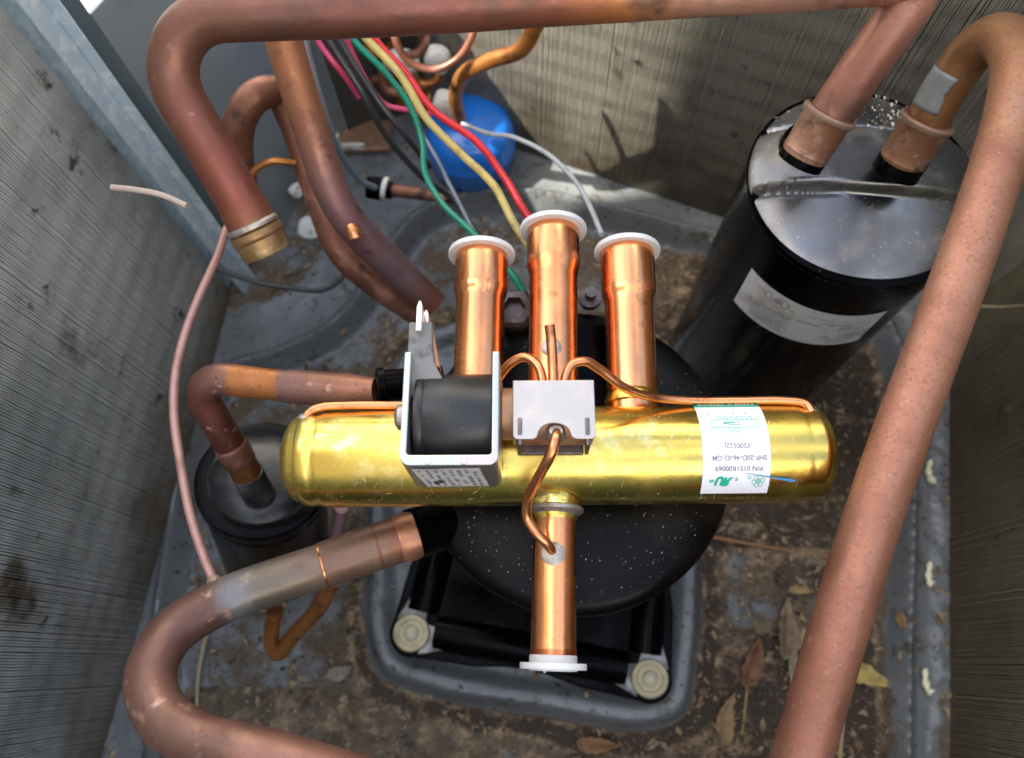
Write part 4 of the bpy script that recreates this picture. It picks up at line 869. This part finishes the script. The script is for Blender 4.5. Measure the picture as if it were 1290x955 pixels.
# ------------------------------------------------------------------ debris
def leaf(label, x, y, L, W, ang, col, fold=.35, curl=.15, z=0):
    p = at_z(x, y, 0); p[2] = panz(p[0], p[1]) + .003; c, s = math.cos(ang), math.sin(ang); V, Fc = [], []; n = 16
    for i in range(n + 1):
        t = i / n; wd = W * math.sin(math.pi * t ** .8) ** .8 * (1 - .25 * t) * (1 + .12 * math.sin(t * 31 + x)); u = (t - .5) * L
        for j in (-1, -.5, 0, .5, 1):
            lx, ly = u, wd * j; ly += .12 * L * math.sin(t * 2.6 + x) ; lz = abs(j) * wd * fold * (1.2 + .6 * math.sin(t * 5 + y)) + (curl + .5) * L * (t - .5) ** 2 + .0010 * math.sin(i * 1.7 + j * 3)
            V.append((p[0] + lx * c - ly * s, p[1] + lx * s + ly * c, p[2] + lz))
    for i in range(n):
        for j in range(4): q_ = i * 5 + j; Fc.append((q_, q_ + 1, q_ + 6, q_ + 5))
    m = mat('leaf_' + str(x), base=col, rough=.65, noise=[(tuple(k * .55 for k in col), 120, .5, .68, 5), (tuple(min(1, k * 1.4) for k in col), 60, .55, .7, 3)])
    o = link('dry_leaf', V, Fc, m, origin=p); sm = o.modifiers.new('solid', 'SOLIDIFY'); sm.thickness = .0004
    return tag(o, label, 'leaf', 'dry leaves on the pan')
leaf('yellow pointed leaf right of the thick right pipe', 1082, 852, .044, .010, R(-8), (.50, .38, .12))
leaf('yellow leaf tucked left of the thick right pipe', 1012, 800, .034, .009, R(100), (.42, .33, .13))
leaf('reddish brown curled leaf in the lower middle of the dirt', 940, 832, .042, .009, R(62), (.20, .10, .05), .8)
leaf('tan leaf above the reddish curled one', 978, 792, .050, .010, R(70), (.24, .17, .10), .7)
leaf('small tan leaf on the raised step near the pipe', 1000, 748, .020, .004, R(5), (.42, .3, .12))
leaf('small brown leaf on the ridge right of the pipe', 1122, 782, .018, .006, R(-20), (.28, .17, .07))
leaf('pale scrap of leaf under the right pipe', 1006, 846, .036, .010, R(120), (.36, .31, .2))
leaf('brown leaf lying by the back rail', 868, 246, .020, .005, R(-10), (.42, .27, .15))
leaf('tan leaf at the bottom edge beside the right pipe', 918, 905, .040, .008, R(80), (.3, .2, .1))
leaf('dark brown leaf fragment on the grey step left of the pipe', 978, 724, .020, .008, R(20), (.10, .06, .035), .3)
leaf('rust coloured leaf scrap in front of the plinth corner', 752, 934, .034, .007, R(-15), (.26, .14, .06), .5)
leaf('pale leaf scrap lying left of the plinth under the low pipe', 430, 845, .022, .007, R(30), (.3, .25, .18), .3)
def twig(label, pts, r, col):
    P = catmull([at_z(x, y, z) for x, y, z in pts], 8)
    return tag(tube('twig', P, r, mat('twig', base=col, rough=.8), seg=8, step=.006, origin=P[0], rf=lambda s, L: r * (1 - .5 * s / L)), label, 'twig', 'twigs and stalks')
twig('orange brown stalk lying from the compressor toward the right pipe', [(895, 676, .010), (960, 688, .010), (1050, 702, .011)], .0016, (.36, .19, .08))
twig('thin stalk lying below the tan leaf', [(944, 830, .004), (940, 880, .004), (932, 950, .004)], .0012, (.42, .28, .1))
twig('pale stalk lying inside the curl of the lower left pipe', [(262, 790, .008), (250, 850, .008), (248, 925, .008)], .0022, (.36, .32, .18))
twig('pale stalk beside the right pipe at the bottom edge', [(1062, 900, .005), (1058, 960, .005), (1055, 1010, .005)], .0022, (.38, .3, .14))
twig('straight pale stalk stuck across the right coil', [(1228, 386, .13), (1262, 387, .15), (1300, 384, .18)], .0016, (.33, .27, .16))
P = catmull(px((141, 236, .36), (170, 239, .355), (205, 246, .352), (235, 259, .352)), 8)
tag(tube('wood_sliver', P, .0014, mat('sliver', base=(.42, .33, .27), rough=.7), seg=8, step=.004, origin=P[0]), 'pale sliver resting across the galvanised strip', 'sliver')
# tile-like scrap under the wires
p = at_z(462, 178, .028); t = thing('scrap_bracket', p, 'brown scrap bracket with pale edges lying behind the wires', 'bracket')
box('plate', (p[0], p[1], .036), (.026, .018, .003), m_rust_steel, t, .001)
box('pale_edge', (p[0] - .027, p[1] + .001, .042), (.0022, .017, .006), m_rough_white, t, .001)
box('pale_edge', (p[0] - .01, p[1] - .0165, .0415), (.012, .002, .004), m_rough_white, t, .001)
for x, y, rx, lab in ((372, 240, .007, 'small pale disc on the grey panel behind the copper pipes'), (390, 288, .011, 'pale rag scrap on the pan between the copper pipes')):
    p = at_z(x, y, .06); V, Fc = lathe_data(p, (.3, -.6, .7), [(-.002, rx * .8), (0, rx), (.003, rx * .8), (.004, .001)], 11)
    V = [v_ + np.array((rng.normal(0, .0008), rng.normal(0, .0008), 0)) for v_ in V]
    tag(link('pale_scrap', V, Fc, m_rough_white, origin=p), lab, 'scrap')
# cream blobs at the foot of the right coil
m_cream = mat('cream_gloss', base=(.9, .85, .6), rough=.3)
for pts, lab in (([(1172, 708, .03), (1170, 722, .03), (1171, 733, .031), (1175, 737, .032)], 'short cream blob at the foot of the right coil'), ([(1166, 842, .03), (1166, 856, .03), (1169, 868, .031), (1175, 874, .033)], 'longer cream blob below the first, at the foot of the right coil'), ([(1173, 579, .03), (1170, 592, .03), (1174, 605, .032), (1179, 606, .034)], 'curved cream blob beside the right pipe')):
    P = catmull(pz(*pts), 8); tag(tube('cream_blob', P, .0030, m_cream, seg=12, step=.0015, origin=P[0], rf=lambda s, L: .0014 + .0010 * s / L + .0012 * math.sin(s * 420) ** 2), lab, 'sealant', 'cream blobs')
# crumbs of dirt and leaf litter
parts = []; cnt = 0
while cnt < 9000:
    x_, y_ = rng.uniform(-.36, .38), rng.uniform(-.13, .52)
    i = int((x_ - xs[0]) / (xs[1] - xs[0])); j = int((y_ - ys[0]) / (ys[1] - ys[0]))
    dd = dirt[j, i] + .25 * (vnoise(np.array([x_ + 3]), np.array([y_ + 3]), 22, 9)[0] - .5)
    if rng.random() > max(.03, dd * 1.3 - .25): continue
    cnt += 1
    s = .0005 + .0030 * rng.random() ** 4; ang = rng.random() * 6.28; st = 1 + 2.5 * rng.random() ** 2
    ca, sa = math.cos(ang), math.sin(ang); V = []
    for q_ in ((1, 0, 0), (0, .8, .05), (-1, 0, 0), (0, -.8, 0), (.1, 0, .7)):
        lx, ly = q_[0] * s * st * rng.uniform(.7, 1.2), q_[1] * s * rng.uniform(.7, 1.2)
        V.append((x_ + lx * ca - ly * sa, y_ + lx * sa + ly * ca, Zg[j, i] + .0006 + q_[2] * s))
    parts.append((V, [(0, 1, 4), (1, 2, 4), (2, 3, 4), (3, 0, 4)]))
cnt = 0
while cnt < 620:
    x_, y_ = rng.uniform(-.30, .36), rng.uniform(-.13, .45)
    i = int((x_ - xs[0]) / (xs[1] - xs[0])); j = int((y_ - ys[0]) / (ys[1] - ys[0]))
    if rng.random() > dirt[j, i] * 1.1 - .25 + (.3 if x_ > .12 else 0) or dirt[j, i] < .3: continue
    cnt += 1; L_ = .002 + .008 * rng.random() ** 2.2; W_l = L_ * rng.uniform(.12, .4); ang = rng.random() * 6.28; ca, sa = math.cos(ang), math.sin(ang); cu = rng.uniform(.1, .5); V = []
    for k in range(5):
        u = k / 4 - .5
        for sg in (-1, 1):
            lx = u * L_; ly = sg * W_l * (1 - 3.2 * u * u) * rng.uniform(.6, 1.2); V.append((x_ + lx * ca - ly * sa, y_ + lx * sa + ly * ca, Zg[j, i] + .0012 + cu * L_ * u * u * 2 + sg * W_l * rng.uniform(-.3, .4)))
    parts.append((V, [(2 * k, 2 * k + 1, 2 * k + 3, 2 * k + 2) for k in range(4)]))
V, Fc = merge(parts); link('dirt_crumbs', V, Fc, m_debris, smooth=False)
tag(bpy.data.objects['dirt_crumbs'], 'loose brown dirt crumbs and leaf litter scattered over the pan', 'dirt', kind='stuff')
